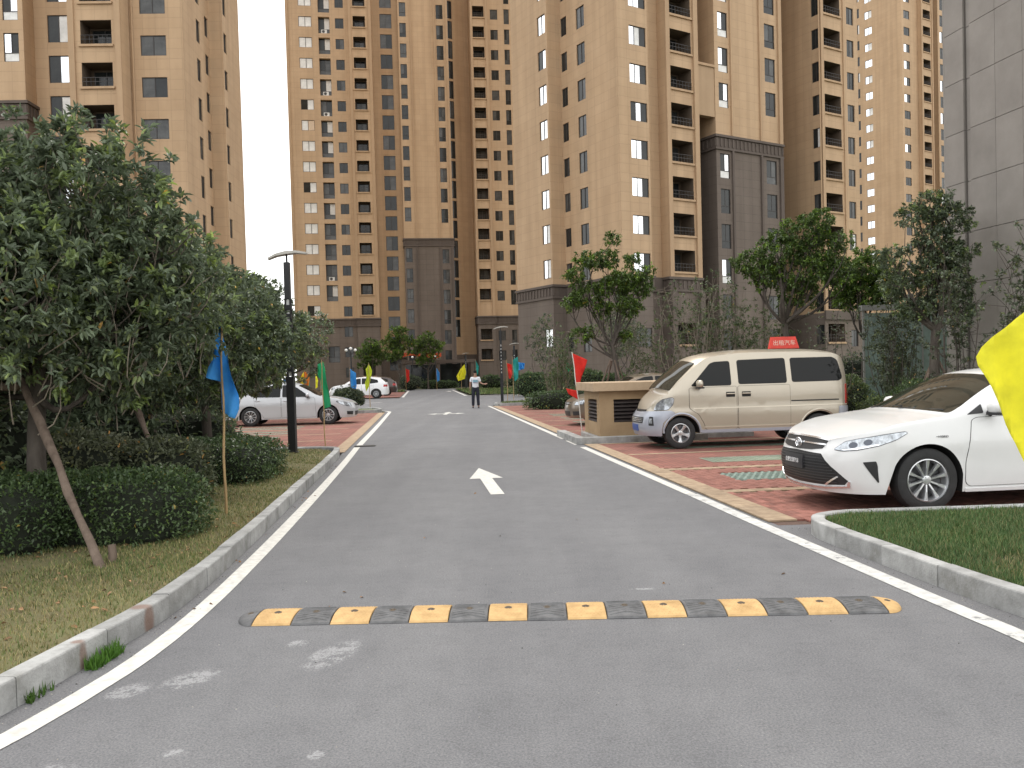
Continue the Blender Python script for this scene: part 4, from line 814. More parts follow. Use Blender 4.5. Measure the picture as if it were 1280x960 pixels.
# grass blades
def point_in(poly, p):
    x, y = p[:, 0], p[:, 1]; ins = np.zeros(len(p), bool); n = len(poly)
    for i in range(n):
        x0, y0 = poly[i]; x1, y1 = poly[(i + 1) % n]
        c = ((y0 > y) != (y1 > y)) & (x < (x1 - x0) * (y - y0) / (y1 - y0 + 1e-12) + x0); ins ^= c
    return ins
def grass(name, poly, n, z, h, w_, cols, falloff=1.5, bare=None):
    poly = [tuple(q) for q in poly]; a = np.array(poly); lo, hi = a.min(0), a.max(0); P = rng.uniform(lo, hi, (n * 3, 2)); P = P[point_in(poly, P)]
    if bare is not None: P = P[bare(P) > rng.random(len(P))]
    P = P[rng.random(len(P)) < np.clip((8 / np.maximum(np.linalg.norm(P, axis=1), .1)) ** falloff, 0, 1)][:n]; n = len(P)
    az = rng.uniform(0, 2 * math.pi, n); lean = rng.uniform(.1, .9, n); hh = h * rng.uniform(.5, 1.3, n); ww = w_ * (1 + np.linalg.norm(P, axis=1) / 7)
    B = np.column_stack([P, np.full(n, z)]); s_ = np.column_stack([np.cos(az), np.sin(az), np.zeros(n)]) * ww[:, None] * .5; f = np.column_stack([-np.sin(az), np.cos(az), np.zeros(n)])
    V = np.stack([B - s_, B + s_, B + f * (hh * lean)[:, None] + np.column_stack([np.zeros(n), np.zeros(n), hh])], 1).reshape(-1, 3).astype(np.float32)
    me = bpy.data.meshes.new(name); me.vertices.add(n * 3); me.vertices.foreach_set('co', V.reshape(-1)); me.loops.add(n * 3); me.loops.foreach_set('vertex_index', np.arange(n * 3, dtype=np.int32))
    me.polygons.add(n); me.polygons.foreach_set('loop_start', np.arange(n, dtype=np.int32) * 3); me.polygons.foreach_set('loop_total', np.full(n, 3, np.int32))
    cols = np.array(cols); c = cols[rng.integers(0, len(cols), n)] * rng.uniform(.75, 1.25, (n, 1)); t4 = np.ones((n, 3, 4), np.float32); t4[:, :, :3] = c[:, None]
    at_ = me.attributes.new('tint', 'FLOAT_COLOR', 'POINT'); at_.data.foreach_set('color', t4.reshape(-1)); me.materials.append(m_blade); me.update(calc_edges=True)
    return props(mesh_obj(name, me), kind='stuff')
m_blade = mat('grass_blade', (1, 1, 1), .6, var=.18, scale=.9, tint=True, trans=.2, world=True, col2=(1.05, 1.1, .95), spec=.25)
DRY = [(.34, .275, .14), (.37, .30, .16), (.26, .24, .11), (.15, .19, .06), (.29, .24, .12), (.18, .2, .08)]
GRN = [(.10, .15, .05), (.13, .18, .06), (.08, .125, .045), (.22, .21, .10)]
left_poly = Lk + [(-6.2, 17.6), (-9, 12), (-9, 1)]
def patchy(P): return .55 + .45 * np.sin(P[:, 0] * 2.1 + np.sin(P[:, 1] * 1.3) * 2) * np.sin(P[:, 1] * 1.7 + P[:, 0])
grass('dry_grass', left_poly, 130000, .11, .028, .0035, DRY, bare=lambda P: .25 + .75 * (patchy(P) > .35))
grass('green_grass', left_poly, 62000, .11, .035, .0035, GRN, bare=lambda P: np.clip(patchy(P) * (np.exp(-((P[:, 1] - 6.9) / .8) ** 2) + .18 + .4 * (P[:, 1] > 9)), 0, 1))
rp = [(6.5, 8.43), (5.02, 8.29), (3.6, 8.22), (3.2, 8.2), (2.9, 8.0), (2.84, 7.7), (2.88, 7.2), (2.96, 6.6), (3.03, 6.0), (3.10, 5.5), (3.2, 5.0), (3.33, 4.3), (7, 4.3)]
RG = [(.075, .14, .048), (.095, .165, .06), (.06, .115, .04), (.12, .165, .065), (.2, .19, .09)]
def rbare(P): return np.where(((P[:, 0] - 3.75) / .5) ** 2 + ((P[:, 1] - 5.75) / .55) ** 2 < 1, .3, 1.)
grass('lawn_grass', rp, 110000, .11, .05, .004, RG, bare=rbare)
grass('dead_lawn_grass', rp, 14000, .11, .035, .004, DRY, bare=lambda P: np.exp(-(((P[:, 0] - 3.7) / .6) ** 2 + ((P[:, 1] - 5.7) / .6) ** 2)) + .12)
grass('far_grass', [rd(-6, 66), rd(-30, 63), rd(-30, 96), rd(-1.9, 94), rd(-1.9, 88), rd(-6, 88)], 14000, .08, .14, .012, GRN, 0.)
grass('far_grass', [(6.4, 43.75), (.9, 42.35), (-.25, 42.15), (-.6, 42.6), (-.3, 43.5), (2, 45.05), (6, 46.15)], 9000, .11, .1, .006, GRN, 0.)
grass('far_grass', [rd(3.8, 66), rd(25, 66), rd(25, 95), rd(3.8, 95)], 12000, .08, .14, .012, GRN, 0.)
grass('far_grass', [(9.5, 12), (13, 12), (30, 30), (30, 42), (8.5, 42.3), (8, 19.3)], 20000, .1, .09, .007, GRN, 0.)
grass('kerb_weeds', [(-2.36, 4.62), (-2.30, 4.62), (-2.29, 4.95), (-2.35, 4.95)], 260, .0, .07, .008, [(.06, .14, .02), (.09, .19, .03)], 0.)
grass('kerb_weeds', [(-2.46, 4.15), (-2.38, 4.15), (-2.38, 4.35), (-2.44, 4.35)], 60, .0, .06, .006, [(.06, .12, .02)], 0.)
# scattered fallen leaves on the dry lawn
sp = np.column_stack([rng.uniform(-4.6, -2.6, 160), rng.uniform(4.2, 9.5, 160), np.full(160, .125)]); sp = sp[point_in(left_poly, sp[:, :2])]
mdead = mat('fallen_leaf', (.30, .17, .08), .7, var=.3, scale=8, tint=True)
dv = unit(np.column_stack([rng.normal(0, 1, len(sp)), rng.normal(0, 1, len(sp)), rng.normal(0, .15, len(sp))])); props(mesh_obj('fallen_leaves', leaves_mesh('fallen_leaves', sp, dv, .05, .022, mdead, rng.uniform(.6, 1.4, (len(sp), 1)) * np.ones((1, 3)))), kind='stuff')

# support poles --------------------------------------------------
def pole(a, b, r_, label, n=8):
    o = Vector((a[0], a[1], a[2])); e = empty('support_pole', a, 0, label, 'wooden pole'); s_ = MB(); d = Vector(b) - o
    s_.tube([d * (i / n) + Vector(rng.normal(0, .006, 3)) for i in range(n + 1)], [r_ * (1 + .12 * rng.normal()) for _ in range(n + 1)], 10); s_.build('pole', m_pole, e, smooth=True); return e
pole((-3.28, 6.75, .08), (-4.66, 8.15, 1.62), .036, 'leaning bark-covered pole propping the leftmost tree, foot on the dry grass')
e = empty('pole_stake', (-3.3, 6.95, .08), 0, 'short stake beside the foot of the leaning pole', 'stake'); s_ = MB(); s_.tube([(0, 0, -.02), (.01, 0, .1), (.0, .01, .17)], [.03, .034, .03], 10); s_.build('stake', m_pole, e, smooth=True)
pole((-3.95, 9.9, .12), (-5.0, 11.2, 1.5), .036, 'leaning support pole behind the hedge, left of the blue flag')
pole((-4.95, 8.2, 1.56), (-4.45, 8.28, 1.58), .04, 'short horizontal crosspiece lashed to the leftmost trunk')
for (cx, cy, hh, rad, lab) in [(4.05, 34, 2.0, 1.0, 'small propped tree behind the vent box'), (11.9, 24, 1.6, .9, 'tall dark tree beside the grey building')]:
    for k, side in enumerate(('left', 'front', 'right', 'rear')):
        a = math.pi - k * math.pi / 2 + .4; pole((cx + math.cos(a) * rad, cy + math.sin(a) * rad, .05), (cx + math.cos(a) * .12, cy + math.sin(a) * .12, hh), .035, f'{side} prop pole leaning on the {lab}', 4)
# ------------------------------------------------------------ cars
m_tyre = mat('tyre_rubber', (.022, .022, .022), .8, var=.25, scale=12, bump=.3, bscale=60)
m_alloy = mat('alloy', (.62, .63, .64), .28, .85, var=.05)
m_chrome = mat('chrome', (.78, .79, .81), .22, .9, var=0)
m_blackp = mat('black_plastic', (.018, .018, .019), .5, var=.2, scale=8)
m_under = mat('underbody', (.012, .012, .012), .9, var=0)
m_cglass = mat('car_glass', (.010, .011, .011), .04, 0, var=0, spec=.22)
m_wglass = mat('windscreen_glass', (.028, .030, .024), .04, 0, var=.3, scale=3, spec=.45)
m_lens = mat('clear_lens', (.42, .45, .48), .1, .5, var=.5, scale=22, coat=1.)
m_red = mat('red_lens', (.42, .015, .015), .15, var=.1, coat=.8)
m_plate = mat('plate_black', (.03, .03, .033), .4, var=0)
m_plateb = mat('plate_blue', (.03, .08, .30), .4, var=0)
m_white = mat('white_print', (.8, .8, .8), .6, var=0)
m_seam = mat('panel_gap', (.02, .02, .02), .8, var=0)
m_disc = mat('brake_disc', (.12, .12, .125), .4, .8, var=0)
def paint(name, c, metal=.0, rough=.32): return mat(name, c, rough, metal, var=.03, scale=2, coat=.55)
def text_mesh(name, s, size, m, parent, M, depth=.001, sx=1.):
    c = bpy.data.curves.new(name, 'FONT'); c.body = s; c.size = size; c.align_x = 'CENTER'; c.align_y = 'CENTER'; c.extrude = depth; c.resolution_u = 2
    o = bpy.data.objects.new('tmp', c); C.objects.link(o); dg = bpy.context.evaluated_depsgraph_get(); me = bpy.data.meshes.new_from_object(o.evaluated_get(dg)); bpy.data.objects.remove(o)
    me.transform(Matrix.Diagonal((sx, 1, 1, 1))); me.materials.clear(); me.materials.append(m); q = bpy.data.objects.new(name, me); C.objects.link(q); q.parent = parent; q.matrix_local = M; return q
def interp(tab, u):
    xs = [a for a, _ in tab]; ys = [b for _, b in tab]; n = len(xs)
    u = min(max(u, xs[0]), xs[-1]); k = max(0, min(n - 2, int(np.searchsorted(xs, u) - 1))); h = xs[k + 1] - xs[k]; t = (u - xs[k]) / h
    def sl(i):
        if i <= 0 or i >= n - 1: 
            j = 0 if i <= 0 else n - 2; return (ys[j + 1] - ys[j]) / (xs[j + 1] - xs[j])
        a = (ys[i] - ys[i - 1]) / (xs[i] - xs[i - 1]); b = (ys[i + 1] - ys[i]) / (xs[i + 1] - xs[i]); return 0 if a * b <= 0 else 2 * a * b / (a + b)
    m0, m1 = sl(k) * h, sl(k + 1) * h
    return (2 * t ** 3 - 3 * t * t + 1) * ys[k] + (t ** 3 - 2 * t * t + t) * m0 + (-2 * t ** 3 + 3 * t * t) * ys[k + 1] + (t ** 3 - t * t) * m1
def round_poly(pts, r, n=4):
    out = []; k = len(pts)
    for i in range(k):
        p0, p1, p2 = Vector(pts[i - 1]), Vector(pts[i]), Vector(pts[(i + 1) % k]); a = p0 - p1; b = p2 - p1; rr = min(r, a.length * .45, b.length * .45); s_, e = p1 + a.normalized() * rr, p1 + b.normalized() * rr
        for j in range(n + 1): t = j / n; out.append(tuple((1 - t) ** 2 * s_ + 2 * t * (1 - t) * p1 + t * t * e))
    return out
def grow(pts, d):
    k = len(pts); ar = sum(pts[i][0] * pts[(i + 1) % k][1] - pts[(i + 1) % k][0] * pts[i][1] for i in range(k)); sg = 1 if ar > 0 else -1; out = []
    for i in range(k):
        p0, p1, p2 = Vector(pts[i - 1]), Vector(pts[i]), Vector(pts[(i + 1) % k]); t = ((p1 - p0).normalized() + (p2 - p1).normalized()); t = t.normalized() if t.length > 1e-6 else (p1 - p0).normalized(); out.append(tuple(p1 + Vector((t.y, -t.x)) * d * sg))
    return out
class Car:
    def __init__(s, spec, loc, heading, label, cat, paint_m, name='parked_car'):
        s.p = spec; s.m = paint_m; s.root = empty(name, (*loc, spec.get('z', .0)), heading, label, cat); s.L = spec['L']; s.Lf, s.Lr = spec.get('Lf', .6), spec.get('Lr', .5); s.n = spec.get('n', 2.6); s.uf = spec['uf']; s.ur = s.uf + spec['wb']; s.body()
    # geometry functions: u = distance behind the nose; x = uf - u
    def X(s, u): return (s.uf - u) * (s.p.get('kf', 1) if u < s.uf else s.p.get('kr', 1))
    def W(s, u): return interp(s.p['W'], u)
    def ze(s, u): return interp(s.p['ze'], u)
    def zt(s, u): return max(interp(s.p['zt'], u), s.ze(u) + .004)
    def sp(s, z): return interp(s.p['side'], z)
    def plan(s, q):         # -> nominal u, lateral factor, fade (front), fade(rear)
        if q < 0: return 0, 0, 1, 0
        if q <= 1:
            th = q * math.pi / 2; e = 2 / s.n; return s.Lf * (1 - math.cos(th) ** e), math.sin(th) ** e, max(0., math.cos(th)) ** .5 if q < .999 else 0, 0
        u = s.Lf + (q - 1); ue = s.L - s.Lr
        if u <= ue: return u, 1, 0, 0
        q2 = min(1, (u - ue) / s.Lr); th = q2 * math.pi / 2; e = 2 / s.n
        return ue + s.Lr * math.sin(th) ** (1.0) if False else ue + s.Lr * (1 - max(0, math.cos(th)) ** 1.0) ** .9 if False else ue + s.Lr * math.sin(th) ** e, max(0, math.cos(th)) ** e, 0, math.sin(th) ** 4
    def low(s, q, z, sgn=1):
        u, f, ff, fr = s.plan(q); y = s.W(u) * s.sp(z) * f; x = u + interp(s.p['nose'], z) * ff - interp(s.p['tail'], z) * fr
        return Vector((s.X(x), sgn * y, z))
    def edge(s, u):          # greenhouse roof edge
        zc = s.zt(u); zb = s.ze(u); h = zc - zb; cr = min(s.p.get('crown', .06), h * .4); zg = zc - cr; t = s.p.get('tumble', .42); yb = s.W(u) * s.sp(zb); return yb, zb, max(.02, yb - (zg - zb) * t - .02 * min(1, h * 4)), zg, zc
    def green(s, u, z, sgn=1):
        yb, zb, ye, zg, zc = s.edge(u); t = 0 if zg - zb < 1e-4 else (z - zb) / (zg - zb); t = max(0, min(1, t)); y = yb + (ye - yb) * (t ** 1.25); return Vector((s.X(u), sgn * y, z))
    def side(s, u, z, sgn=1):
        if z > s.ze(u): return s.green(u, z, sgn)
        q = 1 + u - s.Lf if u >= s.Lf else max(0, math.acos(max(0, min(1, 1 - u / s.Lf)) ** (s.n / 2)) / (math.pi / 2))
        if u > s.L - s.Lr: q = 1 + (s.L - s.Lr - s.Lf) + s.Lr * math.asin(min(1, (u - s.L + s.Lr) / s.Lr) ** (s.n / 2)) / (math.pi / 2)
        return s.low(q, z, sgn)
    def top(s, u, fy, sgn=1):   # fy -1..1
        q = 1 + u - s.Lf if u >= s.Lf else max(0, math.acos(max(0, min(1, 1 - u / s.Lf)) ** (s.n / 2)) / (math.pi / 2))
        _, f, _, _ = s.plan(q) if u < s.Lf else (0, 1, 0, 0); yb, zb, ye, zg, zc = s.edge(u); bow = interp(s.p['bow'], u)
        return Vector((s.X(u) + bow * (1 - fy * fy), fy * ye * f, zg + (zc - zg) * (1 - abs(fy) ** 2.2)))
    def front(s, y, z):
        W = s.W(0.3) * s.sp(z); k = min(.999, abs(y) / W) ** (s.n / 2); q = math.asin(k) / (math.pi / 2); return s.low(q, z, 1 if y >= 0 else -1)
    def zlow(s, u):
        z = s.p['sill'](u) if callable(s.p['sill']) else s.p['sill']; Ra = s.p['Ra']; zc = s.p['rw']
        for c in (s.uf, s.ur):
            if abs(u - c) < Ra: z = max(z, zc + math.sqrt(Ra * Ra - (u - c) ** 2))
        return z
    def body(s):
        ue = s.L - s.Lr; qs = [i / 14 for i in range(15)]; Ra = s.p['Ra']; us = set(np.arange(s.Lf, ue, .08)) | {ue}
        for c in (s.uf, s.ur):
            for k in range(0, 25): us.add(c - Ra * math.cos(math.pi * k / 24))
            us.add(c - Ra - .002); us.add(c + Ra + .002)
        us = sorted(u for u in us if s.Lf < u < ue); us = [us[0]] + [b for a, b in zip(us, us[1:]) if b - a > .0015]
        qs += [1 + u - s.Lf for u in us] + [1 + ue - s.Lf] + [1 + ue - s.Lf + s.Lr * k / 12 for k in range(1, 13)]
        NR, NG, NT = 11, 6, 7; rows = []
        for q in qs:
            u, f, ff, fr = s.plan(q); zl, zb = s.zlow(u), s.ze(u); col = []
            for i in range(NR):
                z = zl + (zb - zl) * i / (NR - 1); col.append(s.low(q, z))
            xb = col[-1].x; yb = col[-1].y; _, _, ye, zg, zc = s.edge(u); bow = interp(s.p['bow'], u); ybf = s.W(u) * s.sp(zb)
            for i in range(1, NG + 1):
                t = i / NG; y = (ybf + (ye - ybf) * t ** 1.25) * f; col.append(Vector((xb, y, zb + (zg - zb) * t)))
            for i in range(1, NT + 1):
                fy = 1 - i / NT; col.append(Vector((xb + bow * (1 - fy * fy), fy * ye * f, zg + (zc - zg) * (1 - fy ** 2.2))))
            rows.append(col)
        K = len(rows[0]); vs = []; fs = []; mi = []
        for col in rows: vs += [tuple(p) for p in col]
        off = len(vs)
        for col in rows: vs += [(p.x, -p.y, p.z) for p in col]
        for i in range(len(rows) - 1):
            for j in range(K - 1):
                a, b, c, d = i * K + j, i * K + j + 1, (i + 1) * K + j + 1, (i + 1) * K + j
                fs.append((a, b, c, d)); mi.append(0); fs.append((off + a, off + d, off + c, off + b)); mi.append(0)
            a, d = i * K, (i + 1) * K; fs.append((a, d, off + d, off + a)); mi.append(1)
        me = bpy.data.meshes.new('body'); me.from_pydata(vs, [], fs); me.materials.append(s.m); me.materials.append(m_under); me.polygons.foreach_set('material_index', mi); me.polygons.foreach_set('use_smooth', [True] * len(fs))
        bm = bmesh.new(); bm.from_mesh(me); bmesh.ops.remove_doubles(bm, verts=bm.verts, dist=2e-4); bmesh.ops.recalc_face_normals(bm, faces=bm.faces); bm.to_mesh(me); bm.free(); me.set_sharp_from_angle(angle=R(42)); s.bodyo = mesh_obj('body', me, s.root)
    def patch(s, name, poly, fn, m, off=.004, grid=.07, parent=None, skirt=.012, r=.0, seam=0., mats=None, two=False):
        if r: poly = round_poly(poly, r)
        if seam: s.patch('panel_gap', grow(poly, seam), fn, m_seam, off=off * .4, grid=grid, parent=None, skirt=.01)
        bm = bmesh.new(); vs = [bm.verts.new((p[0], p[1], 0)) for p in poly]; bm.faces.new(vs); bmesh.ops.triangulate(bm, faces=bm.faces[:])
        a = np.array(poly); lo, hi = a.min(0), a.max(0)
        for ax in (0, 1):
            x = math.ceil(lo[ax] / grid) * grid
            while x < hi[ax]:
                co = [0, 0, 0]; no_ = [0, 0, 0]; co[ax] = x; no_[ax] = 1; bmesh.ops.bisect_plane(bm, geom=bm.verts[:] + bm.edges[:] + bm.faces[:], plane_co=co, plane_no=no_, dist=1e-5); x += grid
        e = 1e-3; cen = fn(*(a.mean(0))); inner = Vector((max(-(s.L - s.uf) + .9, min(s.uf - .9, cen.x)), 0, min(cen.z * .9, .8)))
        _c = a.mean(0); _n = (fn(_c[0] + e, _c[1]) - fn(_c[0] - e, _c[1])).cross(fn(_c[0], _c[1] + e) - fn(_c[0], _c[1] - e)); ref = 1 if _n.dot(cen - inner) > 0 else -1
        for v in bm.verts:
            u, w_ = v.co.x, v.co.y; p = fn(u, w_); du = fn(u + e, w_) - fn(u - e, w_); dv = fn(u, w_ + e) - fn(u, w_ - e); nn = du.cross(dv)
            nn = nn.normalized() if nn.length > 1e-9 else Vector((0, 0, 1))
            v.co = p + nn * ref * off; v.tag = False; v.normal = nn * ref
        nrm = {v.index: None for v in bm.verts}; bm.verts.index_update(); N_ = {v: v.normal.copy() for v in bm.verts}
        be = [e_ for e_ in bm.edges if len(e_.link_faces) == 1]
        if skirt:
            r_ = bmesh.ops.extrude_edge_only(bm, edges=be); mp = {}
            nv = [g_ for g_ in r_['geom'] if isinstance(g_, bmesh.types.BMVert)]
            for v in nv:
                o = min((e_.other_vert(v) for e_ in v.link_edges if e_.other_vert(v) in N_), key=lambda w_: (w_.co - v.co).length); mp[v] = N_[o]
            for v, n_ in mp.items(): v.co -= n_ * (skirt + off)
        bmesh.ops.recalc_face_normals(bm, faces=bm.faces)
        big = max(bm.faces, key=lambda f: f.calc_area())
        if big.normal.dot(cen - inner) < 0: bmesh.ops.reverse_faces(bm, faces=bm.faces[:])
        me = bpy.data.meshes.new(name); bm.to_mesh(me); bm.free(); me.materials.append(m); me.polygons.foreach_set('use_smooth', [True] * len(me.polygons)); me.set_sharp_from_angle(angle=R(35))
        return mesh_obj(name, me, parent or s.root)
    def both(s, name, poly, m, **k):
        return [s.patch(name, poly, (lambda a, b, g_=g_: s.side(a, b, g_)), m, **k) for g_ in (1, -1)]
    def wheels(s, spokes=10, rimr=.21, style='multi', rimm=None):
        rw = s.p['rw']; r0 = s.p.get('rt', .33); w_ = .2; key = (spokes, rimr, style, r0)
        T = MB(); T.lathe([(rimr, -.095), (rimr + .02, -.1), (r0 - .03, -.1), (r0 - .008, -.085), (r0, -.05), (r0, .05), (r0 - .008, .085), (r0 - .03, .1), (rimr + .02, .1), (rimr, .095)][::-1], 40, axis='y')
        for k in range(60):
            pass
        Rm = MB(); Rm.lathe([(rimr + .004, .1), (rimr + .004, .088), (rimr - .012, .092), (rimr - .022, .07), (rimr - .03, -.08), (rimr, -.095)], 40, axis='y')
        Rm.lathe([(0, .078), (.02, .08), (.045, .074), (.05, .055), (.05, .02)], 24, axis='y')
        Dk = MB(); Dk.lathe([(0, .0), (rimr - .03, .0), (rimr - .03, .004)], 32, axis='y')
        ns = spokes
        for k in range(ns):
            a = 2 * math.pi * k / ns
            def pt(r, t, y): return (r * math.cos(a) - t * math.sin(a), y, r * math.sin(a) + t * math.cos(a))
            if style == 'multi': ws = ((.04, .013, .068), (rimr * .55, .012, .078), (rimr - .01, .026, .082))
            elif style == 'five': ws = ((.035, .032, .066), (rimr * .5, .022, .07), (rimr * .78, .034, .078), (rimr - .01, .06, .082))
            else: ws = ((.04, .02, .068), (rimr * .55, .024, .078), (rimr - .01, .034, .082))
            for (ra, wa, ya), (rb, wb_, yb) in zip(ws, ws[1:]):
                vs = [pt(ra, -wa, ya - .012), pt(ra, -wa * .6, ya), pt(ra, wa * .6, ya), pt(ra, wa, ya - .012), pt(rb, -wb_, yb - .012), pt(rb, -wb_ * .6, yb), pt(rb, wb_ * .6, yb), pt(rb, wb_, yb - .012), pt(ra, -wa, ya - .04), pt(ra, wa, ya - .04), pt(rb, -wb_, yb - .04), pt(rb, wb_, yb - .04)]
                Rm.mesh(vs, [(0, 4, 5, 1), (1, 5, 6, 2), (2, 6, 7, 3), (8, 10, 4, 0), (3, 7, 11, 9)])
        for k in range(5):
            a = 2 * math.pi * (k + .5) / 5; Rm.lathe([(0, .079), (.008, .079), (.009, .07)], 8, origin=(.03 * math.cos(a), 0, .03 * math.sin(a)), axis='y')
        tm, rm, dm = T.data('tyre', m_tyre, True), Rm.data('rim', rimm or m_alloy, True), Dk.data('brake_disc', m_disc)
        for me in (tm, rm): me.set_sharp_from_angle(angle=R(35))
        for c in (s.uf, s.ur):
            for sg in (1, -1):
                y = s.W(c) * s.sp(rw) - .105; h = empty('wheel', (0, 0, 0)); h.parent = s.root; h.location = (s.X(c), sg * y, rw); h.rotation_euler = (0, random.uniform(0, 1), 0 if sg > 0 else math.pi)
                mesh_obj('tyre', tm, h); mesh_obj('rim', rm, h); mesh_obj('brake_disc', dm, h)
    def mirror(s, u, z, m=None, sz=1.):
        for sg in (1, -1):
            b = s.side(u, z, sg); g = MB(); c = Vector((b.x + .02, b.y + sg * .13, b.z + .06)); nu, nv = 12, 8; vs = []; fs = []
            for i in range(nv + 1):
                for j in range(nu):
                    th, ph = math.pi * i / nv, 2 * math.pi * j / nu; d = Vector((math.sin(th) * math.cos(ph), math.cos(th), math.sin(th) * math.sin(ph))); d = Vector([math.copysign(abs(k) ** .75, k) for k in d])
                    vs.append(tuple(c + Vector((d.x * (.07 if d.x > 0 else .045), d.y * .105 * sz, d.z * .07 * sz))))
            for i in range(nv):
                for j in range(nu): fs.append((i * nu + j, i * nu + (j + 1) % nu, (i + 1) * nu + (j + 1) % nu, (i + 1) * nu + j))
            g.mesh(vs, fs); o = g.build('mirror', m or s.m, s.root, smooth=True)
            g = MB(); g.tube([b - Vector((0, sg * .03, .02)), c - Vector((0, sg * .04, .05))], [.03, .022], 8); g.box(c.x - .06, c.y - .08, c.z - .078 * sz, c.x + .06, c.y + .08, c.z - .05 * sz); g.build('mirror_base', m_blackp, o)
    def handle(s, u, z, m=None, l=.17):
        for sg in (1, -1):
            a, b, c = s.side(u, z, sg), s.side(u + l / 2, z, sg), s.side(u + l, z, sg); o = Vector((0, sg * .03, 0)); g = MB(); g.tube([a, a + o, b + o * 1.2, c + o, c], [.011, .013, .014, .013, .011], 8); g.build('handle', m or s.m, s.root, smooth=True)

def ring_emblem(g, c, rx, rz, r, n=20, mi=0):
    pts = [c(rx * math.cos(2 * math.pi * k / n), rz * math.sin(2 * math.pi * k / n)) for k in range(n + 1)]; g.tube(pts, r, 6, mi, caps=False)

WH = R(180 + 5.8)
def place(front_axle_near, half, heading):    # near-side wheel contact -> car centre line
    h = Vector((math.cos(heading), math.sin(heading))); left = Vector((-h.y, h.x)); p = Vector(front_axle_near); sg = -1 if left.y > 0 else 1
    q = p - left * half * sg if False else p + left * (half if left.y > 0 else -half); return (q.x, q.y)
# white sedan -----------------------------------------------------
pw_ = paint('pearl_white_paint', (.70, .70, .69), 0, .28)
cam_ = dict(L=4.85, Lf=.62, Lr=.5, uf=.96, wb=2.775, rw=.33, rt=.33, Ra=.375, n=2.5, sill=.2, crown=.055, tumble=.42, z=.024,
    W=[(0, .90), (.6, .912), (1, .915), (2.4, .91), (4, .905), (4.85, .88)], side=[(.15, .93), (.22, .955), (.35, .975), (.55, .985), (.68, 1.0), (.76, .993), (.86, .975), (1.0, .94), (1.2, .9)],
    ze=[(0, .70), (.12, .76), (.35, .82), (.7, .885), (1.05, .93), (1.45, .965), (2.4, .985), (3.6, 1.01), (4.3, 1.04), (4.85, 1.0)],
    zt=[(0, .70), (.1, .775), (.3, .85), (.7, .94), (1.1, .995), (1.22, 1.01), (1.36, 1.085), (1.8, 1.315), (2.05, 1.415), (2.3, 1.455), (2.7, 1.475), (3.2, 1.45), (3.6, 1.36), (4.0, 1.2), (4.25, 1.12), (4.5, 1.1), (4.8, 1.06), (4.85, 1.0)],
    nose=[(.15, .10), (.25, .05), (.34, .02), (.5, .0), (.6, .02), (.7, .07), (.8, .12)], tail=[(.15, .12), (.4, .02), (.6, 0), (.9, .03), (1.05, .1)], bow=[(0, 0), (.9, 0), (1.2, .10), (2.0, .10), (2.5, 0), (3.3, 0), (3.7, -.08), (4.2, -.08), (4.5, 0), (4.85, 0)])
cam_['kf'] = 1.06
c = Car(cam_, place((4.21, 8.78), .80, WH), WH, 'glossy white sedan in the foreground bay, black grille facing the road', 'car', pw_)
c.wheels(10, .222, 'multi')
c.patch('windscreen', [(1.27, -.93), (1.27, .93), (1.99, .90), (1.99, -.90)], c.top, m_wglass, r=.06, off=.004, grid=.08)
c.patch('rear_window', [(3.45, -.86), (3.45, .86), (4.12, .84), (4.12, -.84)], c.top, m_cglass, r=.06)
c.both('side_window', [(1.62, 1.0), (2.12, 1.33), (2.32, 1.37), (2.52, 1.385), (2.52, 1.01)], m_cglass, r=.03, seam=.012)
c.both('quarter_glass', [(1.40, .985), (1.585, .997), (1.585, 1.09)], m_blackp, r=.015, off=.005)
c.both('side_window', [(2.60, 1.012), (2.60, 1.39), (3.0, 1.385), (3.45, 1.30), (3.55, 1.05)], m_cglass, r=.04, seam=.012)
c.both('door', [(1.36, .30), (1.36, .5), (1.44, .93), (1.50, .955), (2.55, .975), (2.55, .26), (1.40, .26)], pw_, r=.04, off=.006, seam=.005, grid=.09)
c.both('door', [(2.575, .26), (2.575, .975), (3.5, .995), (3.52, .8), (3.36, .55), (3.2, .26)], pw_, r=.04, off=.006, seam=.005, grid=.09)
c.both('sill_trim', [(1.36, .20), (1.36, .235), (3.3, .235), (3.3, .20)], pw_, off=.012)
hl = [(.42, .655), (.50, .735), (.62, .765), (.88, .81), (1.10, .835), (1.13, .825), (1.02, .765), (.86, .705), (.66, .66), (.52, .645)]
for sg in (1, -1):
    o = c.patch('headlight', hl, (lambda q, z, sg=sg: c.low(q, z, sg)), m_lens, off=.006, grid=.05, seam=.006, r=.02)
    c.patch('headlight_trim', [(.50, .655), (.60, .672), (.84, .72), (.86, .708), (.66, .662), (.53, .648)], (lambda q, z, sg=sg: c.low(q, z, sg)), m_chrome, off=.009, parent=o, grid=.06)
    for (q0, z0) in ((.60, .705), (.74, .735)):
        c.patch('lamp_ring', [(q0 + .045 * math.cos(a), z0 + .03 * math.sin(a)) for a in np.linspace(0, 2 * math.pi, 13)[:-1]], (lambda q, z, sg=sg: c.low(q, z, sg)), mat('lamp_bulb_housing', (.10, .11, .13), .1, .6, var=0), off=.010, parent=o, grid=.05)
    c.patch('fog_recess', [(.74, .535), (.86, .545), (.875, .50), (.88, .33), (.87, .325)], (lambda q, z, sg=sg: c.low(q, z, sg)), m_blackp, off=.004, r=.012, grid=.05)
c.patch('upper_grille', [(-.50, .735), (-.3, .752), (0, .757), (.3, .752), (.50, .735), (.47, .655), (.3, .635), (0, .625), (-.3, .635), (-.47, .655)], c.front, m_blackp, off=.005, grid=.06, r=.01)
